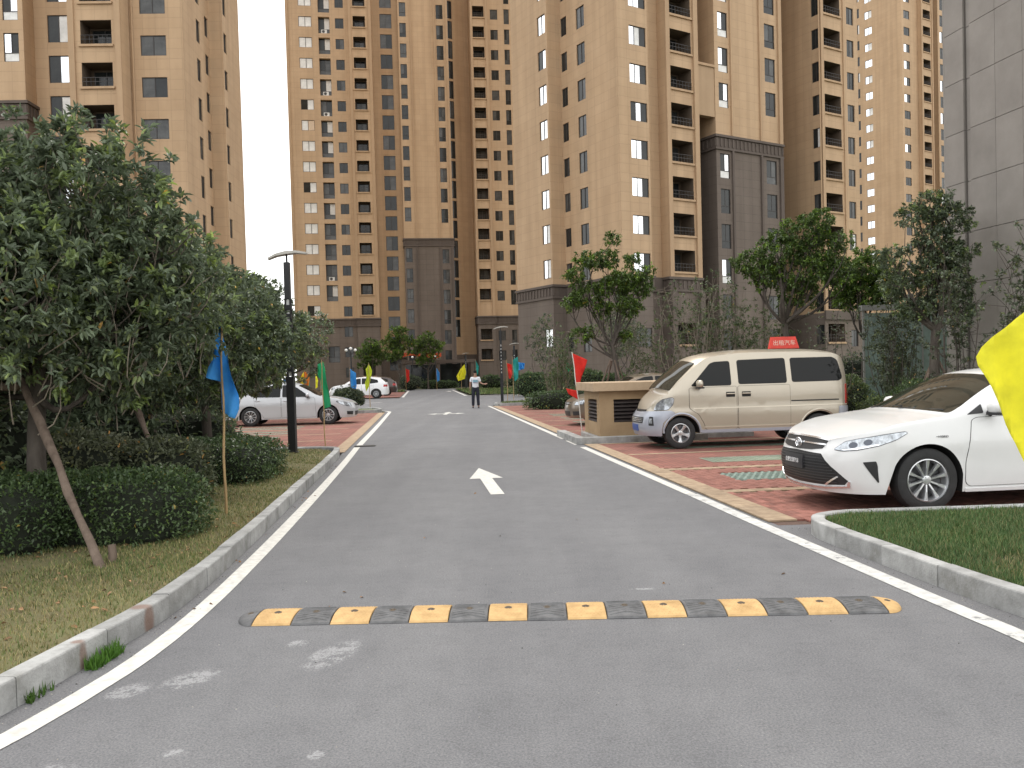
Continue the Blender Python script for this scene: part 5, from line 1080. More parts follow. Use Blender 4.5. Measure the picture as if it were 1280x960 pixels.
c.patch('grille_chrome', [(-.52, .735), (-.52, .748), (-.3, .768), (0, .774), (.3, .768), (.52, .748), (.52, .735), (.3, .752), (0, .757), (-.3, .752)], c.front, m_chrome, off=.012, grid=.05)
c.patch('grille_chrome', [(-.5, .685), (-.49, .702), (-.2, .705), (.2, .705), (.49, .702), (.5, .685), (.2, .69), (-.2, .69)], c.front, m_chrome, off=.014, grid=.05)
lg = [(-.47, .595), (0, .607), (.47, .595), (.66, .42), (.73, .335), (.70, .30), (.5, .285), (0, .275), (-.5, .285), (-.70, .30), (-.73, .335), (-.66, .42)]
lo_ = c.patch('lower_grille', lg, c.front, m_blackp, off=.005, grid=.06, seam=.008)
for z in np.arange(.31, .585, .03):
    hw = .70 if z < .34 else .66 - (z - .42) * .9 if z > .42 else .69; hw = min(hw, .68) - .03
    c.patch('grille_slat', [(-hw, z), (hw, z), (hw, z + .008), (-hw, z + .008)], c.front, mat('grille_slat', (.045, .045, .047), .35, var=0), off=.012, grid=.1, parent=lo_)
c.patch('chrome_lip', [(-.72, .285), (-.5, .262), (0, .25), (.5, .262), (.72, .285), (.74, .335), (.755, .33), (.74, .27), (.5, .24), (0, .228), (-.5, .24), (-.74, .27), (-.755, .33), (-.74, .335)], c.front, m_chrome, off=.016, grid=.06)
for sg in (1, -1): c.patch('fog_trim', [(sg * .50, .285), (sg * .66, .385), (sg * .672, .375), (sg * .53, .283)], c.front, m_chrome, off=.016, grid=.06)
g = MB(); e0 = c.front(0, .69)
def ec(y, z): return Vector((e0.x + .025 - abs(y) * .05, y, .69 + z))
ring_emblem(g, ec, .072, .05, .008); ring_emblem(g, lambda y, z: ec(y, z + .018), .045, .022, .006); ring_emblem(g, ec, .02, .045, .006); g.build('emblem', m_chrome, c.root, smooth=True)
pl_ = c.patch('number_plate', [(-.22, .425), (.22, .425), (.22, .565), (-.22, .565)], c.front, m_plate, off=.028, r=.01, skirt=.03)
f0 = c.front(0, .49); Mx = Matrix.Translation((f0.x + .033, 0, .498)) @ Matrix.Rotation(R(90), 4, 'Z') @ Matrix.Rotation(R(90), 4, 'X'); text_mesh('lettering', '合肥宝源汽车', .056, m_white, pl_, Mx)
b_ = c.side(1.02, .76, 1); 
for sg in (1, -1):
    b_ = c.side(1.10, .775, sg); Mx = Matrix.Translation((b_.x, b_.y + sg * .008, b_.z)) @ Matrix.Rotation(R(180) if sg > 0 else 0, 4, 'Z') @ Matrix.Rotation(R(90), 4, 'X'); text_mesh('badge', '••HYBRID', .032, m_chrome if False else m_seam, c.root, Mx)
c.mirror(1.66, 1.0); c.handle(2.28, .86); c.handle(3.25, .88)
c.both('tail_light', [(4.45, .80), (4.45, .95), (4.8, .98), (4.8, .82)], m_red, r=.02)
g = MB(); g.tube([c.top(1.26, -.85) + Vector((0, 0, .012)), c.top(1.30, 0) + Vector((0, 0, .01))], .008, 5); g.tube([c.top(1.26, .0) + Vector((0, 0, .012)), c.top(1.30, .8) + Vector((0, 0, .01))], .008, 5); g.build('wiper', m_blackp, c.root)
# gold van ---------------------------------------------------------
pg_ = paint('champagne_paint', (.45, .405, .325), .5, .33); ps_ = paint('silver_bumper_paint', (.36, .385, .44), .3, .4)
van_ = dict(L=4.1, Lf=.62, Lr=.32, uf=.76, wb=2.64, rw=.305, rt=.305, Ra=.355, n=2.7, kf=.9, kr=1.06, sill=.3, crown=.07, tumble=.2, z=.016,
    W=[(0, .76), (.5, .80), (.9, .815), (3.7, .815), (4.1, .79)], side=[(.15, .93), (.3, .97), (.5, .99), (.72, 1.0), (.78, .985), (1.0, .985), (1.2, .965), (1.4, .93)],
    ze=[(0, .70), (.08, .82), (.25, .93), (.5, 1.03), (.8, 1.12), (1.0, 1.17), (1.3, 1.19), (4.1, 1.2)],
    zt=[(0, .70), (.08, .84), (.25, 1.0), (.45, 1.12), (.52, 1.16), (.7, 1.32), (.95, 1.55), (1.12, 1.70), (1.25, 1.79), (1.5, 1.86), (2.2, 1.91), (3.2, 1.90), (3.75, 1.85), (3.92, 1.76), (4.02, 1.5), (4.1, 1.21)],
    nose=[(.15, .12), (.3, .03), (.42, .0), (.62, .02), (.72, .10), (.85, .14)], tail=[(.15, .06), (.5, 0), (1.2, .02)], bow=[(0, 0), (.4, .05), (.6, .16), (1.1, .14), (1.5, 0), (4.1, 0)])
v = Car(van_, place((3.24, 16.62), .71, WH), WH, 'champagne gold minivan with silver bumper parked beside the vent box', 'minivan', pg_, 'minivan')
v.wheels(5, .19, 'five')
v.patch('windscreen', [(.56, -.95), (.56, .95), (1.13, .91), (1.13, -.91)], v.top, m_wglass, r=.06)
v.both('side_window', [(.98, 1.215), (1.02, 1.25), (1.36, 1.63), (1.45, 1.66), (1.72, 1.67), (1.72, 1.215)], m_cglass, r=.035, seam=.012)
v.both('side_window', [(1.88, 1.235), (1.88, 1.68), (2.78, 1.70), (2.78, 1.235)], m_cglass, r=.035, seam=.014)
v.both('side_window', [(2.90, 1.245), (2.90, 1.70), (3.72, 1.70), (3.80, 1.64), (3.86, 1.30), (3.80, 1.25)], m_cglass, r=.04, seam=.012)
v.patch('rear_window', [(3.93, -.8), (3.93, .8), (4.03, .8), (4.03, -.8)], v.top, m_cglass)
v.both('door', [(.93, .78), (.93, 1.17), (1.82, 1.185), (1.82, .36), (1.24, .36), (1.19, .5), (1.10, .66)], pg_, r=.03, off=.006, seam=.006, grid=.1)
v.both('door', [(1.85, .36), (1.85, 1.185), (2.84, 1.19), (2.84, .36)], pg_, r=.03, off=.006, seam=.006, grid=.1)
for z0, u0, u1 in ((.765, 1.0, 3.95), (.40, 1.2, 2.95)): v.both('body_moulding', [(u0, z0), (u1, z0), (u1, z0 + .022), (u0, z0 + .022)], mat('gold_trim', (.6, .55, .45), .3, .5, var=0), off=.014)
v.both('door_rail', [(2.86, .86), (3.78, .86), (3.78, .884), (2.86, .884)], m_blackp, off=.006)
v.both('sill_trim', [(1.14, .30), (1.14, .36), (3.03, .36), (3.03, .30)], ps_, off=.01)
for sg in (1, -1):
    q = lambda u, z, sg=sg: v.low(u, z, sg)
    v.patch('bumper', [(0, .26), (0, .71), (.35, .73), (.7, .74), (.95, .745), (1.02, .70), (.83, .52), (.78, .26)], q, ps_, off=.018, r=.02, grid=.06, seam=.003)
    o = v.patch('headlight', [(.50, .755), (.56, .87), (.72, .96), (.96, 1.0), (1.0, .98), (.98, .86), (.88, .765)], q, m_lens, off=.014, r=.03, seam=.008, grid=.05)
    v.patch('fog_recess', [(.48, .46), (.48, .63), (.58, .63), (.62, .46)], q, m_blackp, off=.022, r=.015); v.patch('fog_lamp', [(.50, .50), (.50, .60), (.56, .60), (.58, .50)], q, m_lens, off=.026, r=.01)
v.patch('bumper_grille', [(-.42, .50), (-.44, .62), (.44, .62), (.42, .50)], v.front, m_blackp, off=.022, r=.02)
for z in (.525, .555, .585): v.patch('grille_chrome', [(-.41, z), (-.41, z + .014), (.41, z + .014), (.41, z)], v.front, m_chrome, off=.034, skirt=.01)
v.patch('hood_slot', [(-.36, .725), (-.38, .765), (.38, .765), (.36, .725)], v.front, m_blackp, off=.012, r=.015)
pl_ = v.patch('number_plate', [(-.22, .35), (-.22, .47), (.22, .47), (.22, .35)], v.front, m_plateb, off=.03, r=.01)
for cc_ in (v.uf, v.ur):
    for sg in (1, -1):
        g = MB(); pts = [v.side(cc_ - .375 * math.cos(a), max(.31, .305 + .385 * math.sin(a)), sg) for a in np.linspace(.02, math.pi - .02, 20)]; g.tube(pts, .02, 6); g.build('arch_trim', ps_ if cc_ == v.uf else pg_, v.root, smooth=True)
v.both('tail_light', [(3.92, .76), (3.93, 1.17), (4.02, 1.17), (4.06, .76)], m_red, r=.02, off=.012)
v.both('rear_bumper', [(3.75, .30), (3.78, .74), (4.0, .74), (4.08, .74), (4.08, .30)], ps_, r=.02, off=.016)
v.mirror(1.12, 1.19, sz=1.15)
for u in (1.62, 1.92):
    for o in v.both('handle_recess', [(u, .98), (u, 1.08), (u + .17, 1.08), (u + .17, .98)], m_seam, off=.007, r=.012): pass
    v.handle(u + .01, 1.045, l=.15)
v.both('fuel_flap', [(.86, .83), (.86, .9), (.93, .9), (.93, .83)], pg_, r=.01, seam=.004) if False else None
# red sign standing on the roof line beyond the van is a separate thing (see props)

def sedan(loc, heading, label, m, spec_over, rim=('multi', 10), name='parked_car', plate=True, hatch=False, scale=1., lite=False):
    sp_ = dict(cam_); sp_.update(spec_over); k = Car(sp_, loc, heading, label, 'car', m, name); k.wheels(rim[1], .205, rim[0]); D_ = spec_over.get('marks')
    k.patch('windscreen', [(D_['ws'][0], -.92), (D_['ws'][0], .92), (D_['ws'][1], .88), (D_['ws'][1], -.88)], k.top, m_cglass, r=.05)
    k.patch('rear_window', [(D_['rw'][0], -.86), (D_['rw'][0], .86), (D_['rw'][1], .84), (D_['rw'][1], -.84)], k.top, m_cglass, r=.05)
    for w_ in D_['win']: k.both('side_window', w_, m_cglass, r=.035, seam=.01)
    for w_ in D_['door']: k.both('door', w_, m, r=.04, off=.005, seam=.006, grid=.1)
    for sg in (1, -1):
        k.patch('headlight', D_['hl'], (lambda q, z, sg=sg: k.low(q, z, sg)), m_lens, off=.006, r=.02, seam=.01, grid=.06)
        if D_.get('fog'): k.patch('fog_recess', D_['fog'], (lambda q, z, sg=sg: k.low(q, z, sg)), m_blackp, off=.005, r=.01)
    for gq in D_['gr']: k.patch('grille', gq, k.front, m_blackp, off=.006, r=.01)
    for z in D_.get('bars', ()): k.patch('grille_chrome', [(-.42, z), (-.42, z + .012), (.42, z + .012), (.42, z)], k.front, m_chrome, off=.012)
    k.both('tail_light', D_['tl'], m_red, r=.02, off=.008); k.mirror(D_['mir'][0], D_['mir'][1])
    for u, z in D_['hd']: k.handle(u, z)
    return k
# silver sedan, facing right, on the left bay
ss = dict(kf=1, L=4.6, Lf=.6, Lr=.45, uf=.93, wb=2.61, rw=.32, rt=.32, Ra=.37, sill=.22, z=.014, tumble=.4,
    W=[(0, .86), (.7, .88), (4, .875), (4.6, .85)], zt=[(0, .66), (.1, .74), (.35, .83), (.8, .925), (1.15, .975), (1.28, 1.03), (1.7, 1.26), (2.0, 1.39), (2.3, 1.45), (2.6, 1.465), (3.0, 1.43), (3.4, 1.33), (3.8, 1.17), (4.0, 1.09), (4.3, 1.06), (4.55, 1.02), (4.6, .96)],
    ze=[(0, .66), (.12, .72), (.4, .80), (.8, .87), (1.4, .935), (2.4, .955), (3.4, .98), (4, 1.02), (4.6, .95)],
    marks=dict(ws=(1.22, 1.96), rw=(3.25, 3.9), win=[[(1.55, .965), (1.98, 1.27), (2.2, 1.345), (2.45, 1.37), (2.45, .975)], [(2.53, .975), (2.53, 1.37), (2.8, 1.36), (3.15, 1.27), (3.5, 1.12), (3.52, 1.02), (3.35, .99)]],
        door=[[(1.33, .3), (1.37, .9), (1.45, .93), (2.48, .945), (2.48, .27), (1.36, .27)], [(2.51, .27), (2.51, .945), (3.4, .965), (3.38, .7), (3.22, .5), (3.08, .27)]],
        hl=[(.48, .60), (.50, .68), (.72, .735), (1.02, .79), (1.04, .77), (.9, .68), (.7, .61)], fog=[(.42, .30), (.42, .42), (.72, .43), (.70, .32)],
        gr=[[(-.35, .60), (-.38, .68), (.38, .68), (.35, .60)], [(-.4, .28), (-.45, .42), (.45, .42), (.4, .28)]], bars=(.64,), tl=[(4.15, .78), (4.15, .92), (4.5, .94), (4.5, .80)], mir=(1.62, .96), hd=((2.25, .84), (3.2, .86))))
hs = R(4.5); hv = Vector((math.cos(hs), math.sin(hs))); lf = Vector((-hv.y, hv.x)); q = Vector((-6.3, 29.3)) + lf * .77
k = sedan((q.x, q.y), hs, 'silver sedan parked in the left bay, half behind the black lamp post', paint('silver_paint', (.50, .515, .53), .15, .3), ss)
# bronze sedan behind the vent box
q = Vector(rd(3.3, 25.3)) + Vector((1.85, 0)); k = sedan((q.x, q.y), WH, 'bronze sedan whose front peeks out behind the tan vent box', paint('bronze_paint', (.20, .165, .125), .6, .3), dict(ss, W=[(0, .88), (.7, .90), (4, .90), (4.6, .87)]))
# white hatchback SUV at the far end
sv = dict(ss, L=4.5, uf=.92, wb=2.65, rw=.35, rt=.35, Ra=.40, sill=.28, Lr=.35,
    zt=[(0, .75), (.1, .87), (.35, .98), (.8, 1.06), (1.15, 1.10), (1.28, 1.16), (1.7, 1.40), (2.0, 1.55), (2.4, 1.63), (3.0, 1.65), (3.6, 1.60), (3.95, 1.50), (4.3, 1.22), (4.5, 1.08)],
    ze=[(0, .74), (.12, .84), (.4, .93), (.8, .99), (1.4, 1.05), (2.4, 1.08), (3.4, 1.12), (4, 1.15), (4.5, 1.05)], side=[(.15, .93), (.3, .96), (.5, .985), (.7, 1.0), (.95, .98), (1.2, .94), (1.4, .9)],
    marks=dict(ws=(1.22, 1.96), rw=(3.92, 4.3), win=[[(1.55, 1.09), (1.98, 1.43), (2.2, 1.50), (2.45, 1.52), (2.45, 1.10)], [(2.53, 1.10), (2.53, 1.53), (3.2, 1.50), (3.7, 1.38), (3.75, 1.2), (3.3, 1.14)]],
        door=[[(1.36, .4), (1.37, .98), (2.48, 1.06), (2.48, .36), (1.4, .36)], [(2.51, .36), (2.51, 1.06), (3.4, 1.1), (3.38, .8), (3.12, .6), (3.04, .36)]],
        hl=[(.48, .72), (.50, .80), (.9, .9), (.94, .86), (.8, .74)], gr=[[(-.35, .62), (-.38, .78), (.38, .78), (.35, .62)]], tl=[(4.12, .86), (4.15, 1.04), (4.44, 1.02), (4.44, .86)], mir=(1.6, 1.08), hd=((2.2, .95), (3.15, .98))))
k = sedan((-12.9, 64.9), R(180 + 4), 'white crossover parked far down the road, tail light towards the lane', paint('far_white_paint', (.78, .78, .78), 0, .3), sv)
k = sedan((-13.4, 73.5), R(180 + 4), 'dark bronze car parked behind the far white crossover', paint('dark_bronze_paint', (.06, .045, .04), .5, .3), sv)
# ------------------------------------------------------------ speed bump
m_by = mat('bump_yellow', (.50, .31, .12), .75, var=.22, scale=9, bump=.5, bscale=160, world=True, col2=(.60, .39, .17))
m_bk = mat('bump_black', (.08, .08, .082), .7, var=.3, scale=10, bump=.5, bscale=120, world=True, col2=(.14, .14, .142))
P0, P1 = Vector((-1.82, 5.38)), Vector((2.44, 5.28)); D = (P1 - P0); LB = D.length; D.normalize(); NV = Vector((-D.y, D.x)); ba = math.atan2(D.y, D.x)
sb = empty('speed_bump', (*P0, .002), ba, 'rubber speed bump of alternating yellow and black blocks across the road', 'speed bump')
PROF = [(0, 0), (.012, .012), (.07, .028), (.13, .037), (.19, .039), (.25, .036), (.31, .025), (.362, .009), (.372, 0)]
def bz(y): return float(np.interp(y, [a for a, _ in PROF], [b for _, b in PROF]))
capw = .13; mw = (LB - 2 * capw) / 16
def seg(w_, m, chev, parent=sb, x=0.):
    s_ = MB(); g = .003; c = .004; xs = [g, g + c, w_ - g - c, w_ - g]; vs = []
    for i, xx in enumerate(xs):
        for y, z in PROF: vs.append((xx, y, max(0, z - (c if i in (0, 3) and z > 0 else 0))))
    n = len(PROF); fs = [(i * n + j, i * n + j + 1, (i + 1) * n + j + 1, (i + 1) * n + j) for i in range(3) for j in range(n - 1)]; s_.mesh(vs, [f[::-1] for f in fs] + [tuple(range(n - 1, -1, -1)), tuple(3 * n + j for j in range(n))])
    if chev:
        for k in range(9):
            y0 = .03 + k * .033
            for sgn in (1, -1):
                a = (w_ / 2, y0 + .035); b = (w_ / 2 + sgn * (w_ / 2 - .02), y0)
                if a[1] > .34: continue
                N_ = 4; t = .004
                for q in range(N_):
                    p = [(a[0] + (b[0] - a[0]) * (q + e) / N_, a[1] + (b[1] - a[1]) * (q + e) / N_) for e in (0, 1)]
                    s_.mesh([(p[0][0], p[0][1] - t, bz(p[0][1] - t)), (p[1][0], p[1][1] - t, bz(p[1][1] - t)), (p[1][0], p[1][1] + t, bz(p[1][1] + t)), (p[0][0], p[0][1] + t, bz(p[0][1] + t)), (p[0][0], p[0][1], bz(p[0][1]) + .004), (p[1][0], p[1][1], bz(p[1][1]) + .004)],
                            [(0, 1, 5, 4), (4, 5, 2, 3)] if sgn > 0 else [(1, 0, 4, 5), (5, 4, 3, 2)])
    else:
        for k in range(14):
            for j in range(9):
                x0, y0 = .02 + (w_ - .04) * (j + .5 * (k % 2)) / 9, .03 + k * .0235; t = .005
                if x0 > w_ - .02: continue
                s_.mesh([(x0 - t, y0 - t, bz(y0 - t)), (x0 + t, y0 - t, bz(y0 - t)), (x0 + t, y0 + t, bz(y0 + t)), (x0 - t, y0 + t, bz(y0 + t)), (x0, y0, bz(y0) + .003)], [(0, 1, 4), (1, 2, 4), (2, 3, 4), (3, 0, 4)])
    return s_
sy = seg(mw, m_by, False).data('yellow_block', m_by); sk = seg(mw, m_bk, True).data('black_block', m_bk)
bl = MB(); bl.lathe([(0, .004), (.012, .004), (.016, .0), (.024, -.001), (.026, -.004)], 10); blm = bl.data('bolt', mat('bolt_steel', (.10, .08, .06), .6, .6, var=.2))
for i in range(16):
    o = mesh_obj('yellow_block' if i % 2 == 0 else 'black_block', sy if i % 2 == 0 else sk, sb, (capw + i * mw, random.uniform(-.002, .002), random.uniform(0, .0015)), random.uniform(-.004, .004)); mesh_obj('bolt', blm, o, (mw / 2, .17, .041))
for x0, sgn, m, nm in ((capw, -1, m_bk, 'black_end_cap'), (capw + 16 * mw, 1, m_by, 'yellow_end_cap')):
    s_ = MB(); vs = []; n = len(PROF); K = 8
    for i in range(K + 1):
        t = math.sin(math.pi / 2 * i / K); f = math.sqrt(max(0, 1 - t * t))
        for y, z in PROF: vs.append((x0 + sgn * t * capw, .186 + (y - .186) * max(f, .02), z * max(f, .0) ** .7))
    fs = [(i * n + j, i * n + j + 1, (i + 1) * n + j + 1, (i + 1) * n + j) for i in range(K) for j in range(n - 1)]; s_.mesh(vs, fs if sgn < 0 else [f[::-1] for f in fs]); o = s_.build(nm, m, sb, smooth=True); mesh_obj('bolt', blm, o, (x0 + sgn * .05, .17, .036))

# ------------------------------------------------------------ vent box
m_vent = mat('vent_paint', (.36, .245, .135), .85, var=.14, scale=1.6, bump=.3, bscale=60, col2=(.40, .285, .165)); m_cap = mat('vent_cap', (.42, .30, .185), .85, var=.14, scale=2, bump=.3, bscale=60, col2=(.48, .36, .24))
m_louv = mat('dark_louvre', (.05, .04, .038), .45, .3, var=.2, scale=9)
vb = empty('vent_box', (1.93, 18.95, 0), math.atan(-DX), 'tan rendered vent box with dark louvres and overhanging flat cap', 'vent shaft')
bx = MB(); W_, DP, HT = 3.4, 1.75, 1.12
def wall_open(A, B, ops):
    facade(bx, A, B, .12, HT, ops)
wall_open((0, 0), (W_, 0), [(.32, 1.35, [(.42, .93)], .09), (1.75, 3.0, [(.42, .93)], .09)]); wall_open((0, DP), (0, 0), [(.45, 1.45, [(.42, .93)], .09)]); wall_open((W_, 0), (W_, DP), []); wall_open((W_, DP), (0, DP), [])
bx.build('walls', [m_vent, m_louv, mat('vent_dark', (.015, .013, .012), .9, var=0)], vb)
cp = MB(); cp.box(-.17, -.17, HT, W_ + .17, DP + .17, HT + .19); cp.build('cap', m_cap, vb, bevel=.012)
bs = MB(); bs.box(-.09, -.09, -.02, W_ + .1, DP + .1, .115); bs.build('plinth', m_kerb, vb, bevel=.01)
def louv(A, ang, w_):
    for k in range(6):
        s_ = MB(); s_.mesh([(0, .0, 0), (w_, .0, 0), (w_, .085, .05), (0, .085, .05), (0, .0, .025), (w_, .0, .025), (w_, .085, .075), (0, .085, .075)], [(0, 3, 2, 1), (4, 5, 6, 7), (0, 1, 5, 4), (1, 2, 6, 5), (2, 3, 7, 6), (3, 0, 4, 7)])
        s_.build('louvre_slat', m_louv, vb, loc=(A[0], A[1], .43 + k * .082), rz=ang)
louv((.32, 0), 0, 1.03); louv((1.75, 0), 0, 1.25); louv((0, DP - .45), -math.pi / 2, 1.0)
ck = empty('concrete_pad', (1.36, 18.3, 0), math.atan(-DX), 'pale concrete pad edge round the foot of the vent box', 'concrete edging')
for (x0, y0, x1, y1) in ((.0, .0, 2.9, .22), (0, .225, .2, 1.3), (0, 1.305, .2, 2.7)): s_ = MB(); s_.box(x0, y0, 0, x1, y1, .15); s_.build('kerb_stone', m_kerb, ck, bevel=.01)

# ------------------------------------------------------------ flags
m_bamboo = mat('bamboo', (.36, .24, .11), .6, var=.25, scale=9, stretch=(1, 1, .5)); m_polew = mat('white_pole', (.62, .60, .55), .5, var=.15, scale=9)
def cloth_m(name, c): return mat(name, c, .75, var=.12, scale=5, trans=.45)
FC = dict(blue=cloth_m('blue_cloth', (.07, .37, .75)), red=cloth_m('red_cloth', (.72, .045, .03)), green=cloth_m('green_cloth', (.03, .42, .18)), yellow=cloth_m('yellow_cloth', (.88, .84, .05)), teal=cloth_m('teal_cloth', (.04, .42, .38)), orange=cloth_m('orange_cloth', (.75, .28, .04)), lime=cloth_m('lime_cloth', (.62, .70, .05)))
def flag(loc, h, poly, color, label, r=.012, lean=(0, 0), z=.0, split=.55, wave=.03, group=None, seed=1, polem=None):
    """poly: outline in (x across, z) metres from the pole foot"""
    e = empty('flag', (*loc, z), 0, label, 'flag', group); s_ = MB(); n = 10; top = Vector((lean[0], lean[1], h))
    s_.tube([top * (k / n) + Vector((0, 0, -.05)) * (k == 0) + Vector((math.sin(k * 1.3 + seed) * .004 * h, 0, 0)) for k in range(n + 1)], [r * (1 - .35 * k / n) for k in range(n + 1)], 8, 0); 
    s_.build('pole', polem or m_bamboo, e, smooth=True)
    bm = bmesh.new(); bm.faces.new([bm.verts.new((a, 0, b)) for a, b in poly]); bmesh.ops.triangulate(bm, faces=bm.faces[:]); A_ = np.array(poly); lo, hi = A_.min(0), A_.max(0); st = max((hi - lo).max() / 22, .012)
    for ax, dm in ((0, 0), (2, 1)):
        x = lo[dm] + st
        while x < hi[dm]: co = [0, 0, 0]; no_ = [0, 0, 0]; co[ax] = x; no_[ax] = 1; bmesh.ops.bisect_plane(bm, geom=bm.verts[:] + bm.edges[:] + bm.faces[:], plane_co=co, plane_no=no_, dist=1e-5); x += st
    for v in bm.verts:
        x, zz = v.co.x, v.co.z; px_ = top.x * zz / h; d = abs(x - px_); k = min(1, d / .08); v.co.y = top.y * zz / h + wave * k * (math.sin(zz * 9 / max(.3, hi[1] - lo[1]) + x * 16 + seed) + .6 * math.sin(x * 37 + zz * 5 + seed * 2)) + wave * 1.2 * math.sin(d * 30 + seed) * k
    r_ = bmesh.ops.solidify(bm, geom=bm.faces[:], thickness=.002); me = bpy.data.meshes.new('cloth'); bm.to_mesh(me); bm.free(); me.materials.append(FC[color]); me.polygons.foreach_set('use_smooth', [True] * len(me.polygons)); mesh_obj('cloth', me, e); return e
flag((-3.17, 9.35), 2.12, [(.0, 2.07), (.03, 1.95), (.06, 1.8), (.09, 1.62), (.15, 1.45), (.18, 1.3), (.17, 1.15), (.15, 1.05), (.0, 1.12), (-.01, 1.3), (-.02, 1.45), (-.13, 1.5), (-.12, 1.62), (-.07, 1.75), (-.05, 1.9), (-.03, 2.0)], 'blue', 'limp blue flag on a bamboo pole beside the clipped hedge', r=.016, lean=(.02, 0), z=.1, wave=.05)
flag((-4.0, 18.2), 1.95, [(0, 1.9), (-.10, 1.85), (-.12, 1.6), (-.04, 1.5), (-.03, 1.2), (.0, .9), (.14, .95), (.10, 1.2), (.04, 1.45), (.05, 1.75)], 'green', 'narrow green flag drooping in front of the silver sedan bonnet', r=.014, lean=(-.03, 0), z=.02, seed=2)
flag((1.76, 21.6), 2.05, [(-.215, 2.02), (.17, 1.84), (0, 1.42), (-.08, 1.15), (-.14, 1.08), (-.40, 1.14), (-.34, 1.0), (-.09, .84), (-.10, 1.0), (-.16, 1.5)], 'red', 'bright red flag at the left corner of the vent box', r=.016, lean=(-.22, 0), z=.02, seed=3, wave=.02, polem=m_polew)
flag((2.74, 4.45), 2.0, [(.0, 1.86), (-.08, 1.79), (-.16, 1.735), (-.24, 1.675), (-.29, 1.625), (-.318, 1.575), (-.312, 1.53), (-.285, 1.48), (-.25, 1.41), (-.215, 1.33), (-.17, 1.22), (-.12, 1.12), (-.07, .98), (0, .85)], 'yellow', 'large yellow flag cut by the right edge, in front of the white sedan', r=.012, lean=(0, 0), wave=.012, seed=4)
far = [(-6.9, 41.5, 2.3, 'lime', [(0, 2.25), (-.13, 2.0), (-.1, 1.7), (-.2, 1.3), (-.15, .9), (0, 1.2), (.08, 1.6), (.16, 1.9)], 'lime yellow flag at the corner of the grass island by the side road'),
       (-7.9, 41.9, 2.1, 'blue', [(0, 2.05), (.3, 1.8), (.32, 1.2), (.25, 1.0), (0, .9)], 'blue flag in front of the bonnet of the far white crossover'),
       (-11.6, 52, 2.3, 'teal', [(0, 2.0), (.2, 1.8), (.2, 1.1), (0, 1.0)], 'teal flag in front of the doors of the far white crossover'),
       (-16.8, 63, 2.0, 'blue', [(0, 1.7), (.35, 1.5), (.3, .6), (0, .5)], 'leftmost small blue flag on the far left lawn'),
       (-15.6, 64, 2.0, 'green', [(0, 1.7), (.5, 1.5), (.45, .7), (0, .6)], 'small green flag on the far left lawn'),
       (-14.2, 62, 2.2, 'yellow', [(0, 2.0), (.2, 1.5), (.15, 1.0), (0, .9)], 'thin yellow flag left of the far white crossover'),
       (-9.0, 37.2, 2.2, 'orange', [(0, 1.95), (.22, 1.7), (.2, 1.3), (.0, 1.1), (-.18, 1.2), (-.2, 1.6)], 'orange and yellow flag above the silver sedan bonnet'),
       (-11.6, 94, 2.6, 'red', [(0, 2.5), (.4, 2.3), (.4, 1.2), (.1, .9)], 'red flag at the far end under the banners'),
       (-8.3, 95, 2.6, 'blue', [(0, 2.5), (.35, 1.9), (.3, 1.1), (0, .9)], 'blue flag at the far end right of the red one'),
       (-5.15, 88, 2.9, 'yellow', [(.35, 2.7), (.5, 1.9), (.35, 1.2), (-.35, 1.0), (-.5, 1.5), (-.1, 2.2)], 'broad yellow flag at the far end in front of a lamp post'),
       (-3.4, 82, 3.1, 'teal', [(0, 3.0), (.3, 2.4), (.2, 1.6), (0, 1.5)], 'pale teal flag just behind the walking person'),
       (-.25, 49, 2.4, 'red', [(0, 2.2), (.28, 2.1), (.3, 1.6), (.22, 1.3), (.1, 1.3)], 'red flag between the two striped lamp posts'),
       (.1, 51.5, 2.6, 'teal', [(0, 2.4), (.3, 2.6), (.35, 2.0), (.3, 1.3), (.1, 1.1), (.0, 1.6)], 'teal green flag between the two striped lamp posts'),
       (.45, 60, 2.8, 'blue', [(0, 2.4), (.5, 2.3), (.45, 1.9), (0, 1.8)], 'small blue flag at the rear striped lamp post'),
       (2.75, 43.4, 2.3, 'green', [(0, 2.15), (.28, 1.9), (.35, 1.75), (.15, 1.6), (0, 1.75)], 'small green flag on the dark bush of the right lawn')]
for i, (x, y, h, col, poly, lab) in enumerate(far):
    e = flag((x, y), h, poly, col, lab, r=.018, seed=i, wave=.05, group='small flags along the far road')
    if col == 'orange':
        s_ = MB(); s_.face([(-.2, -.06, 1.15), (.0, -.06, 1.05), (0, -.06, 1.9), (-.18, -.06, 1.6)]); s_.build('yellow_cloth', FC['yellow'], e)

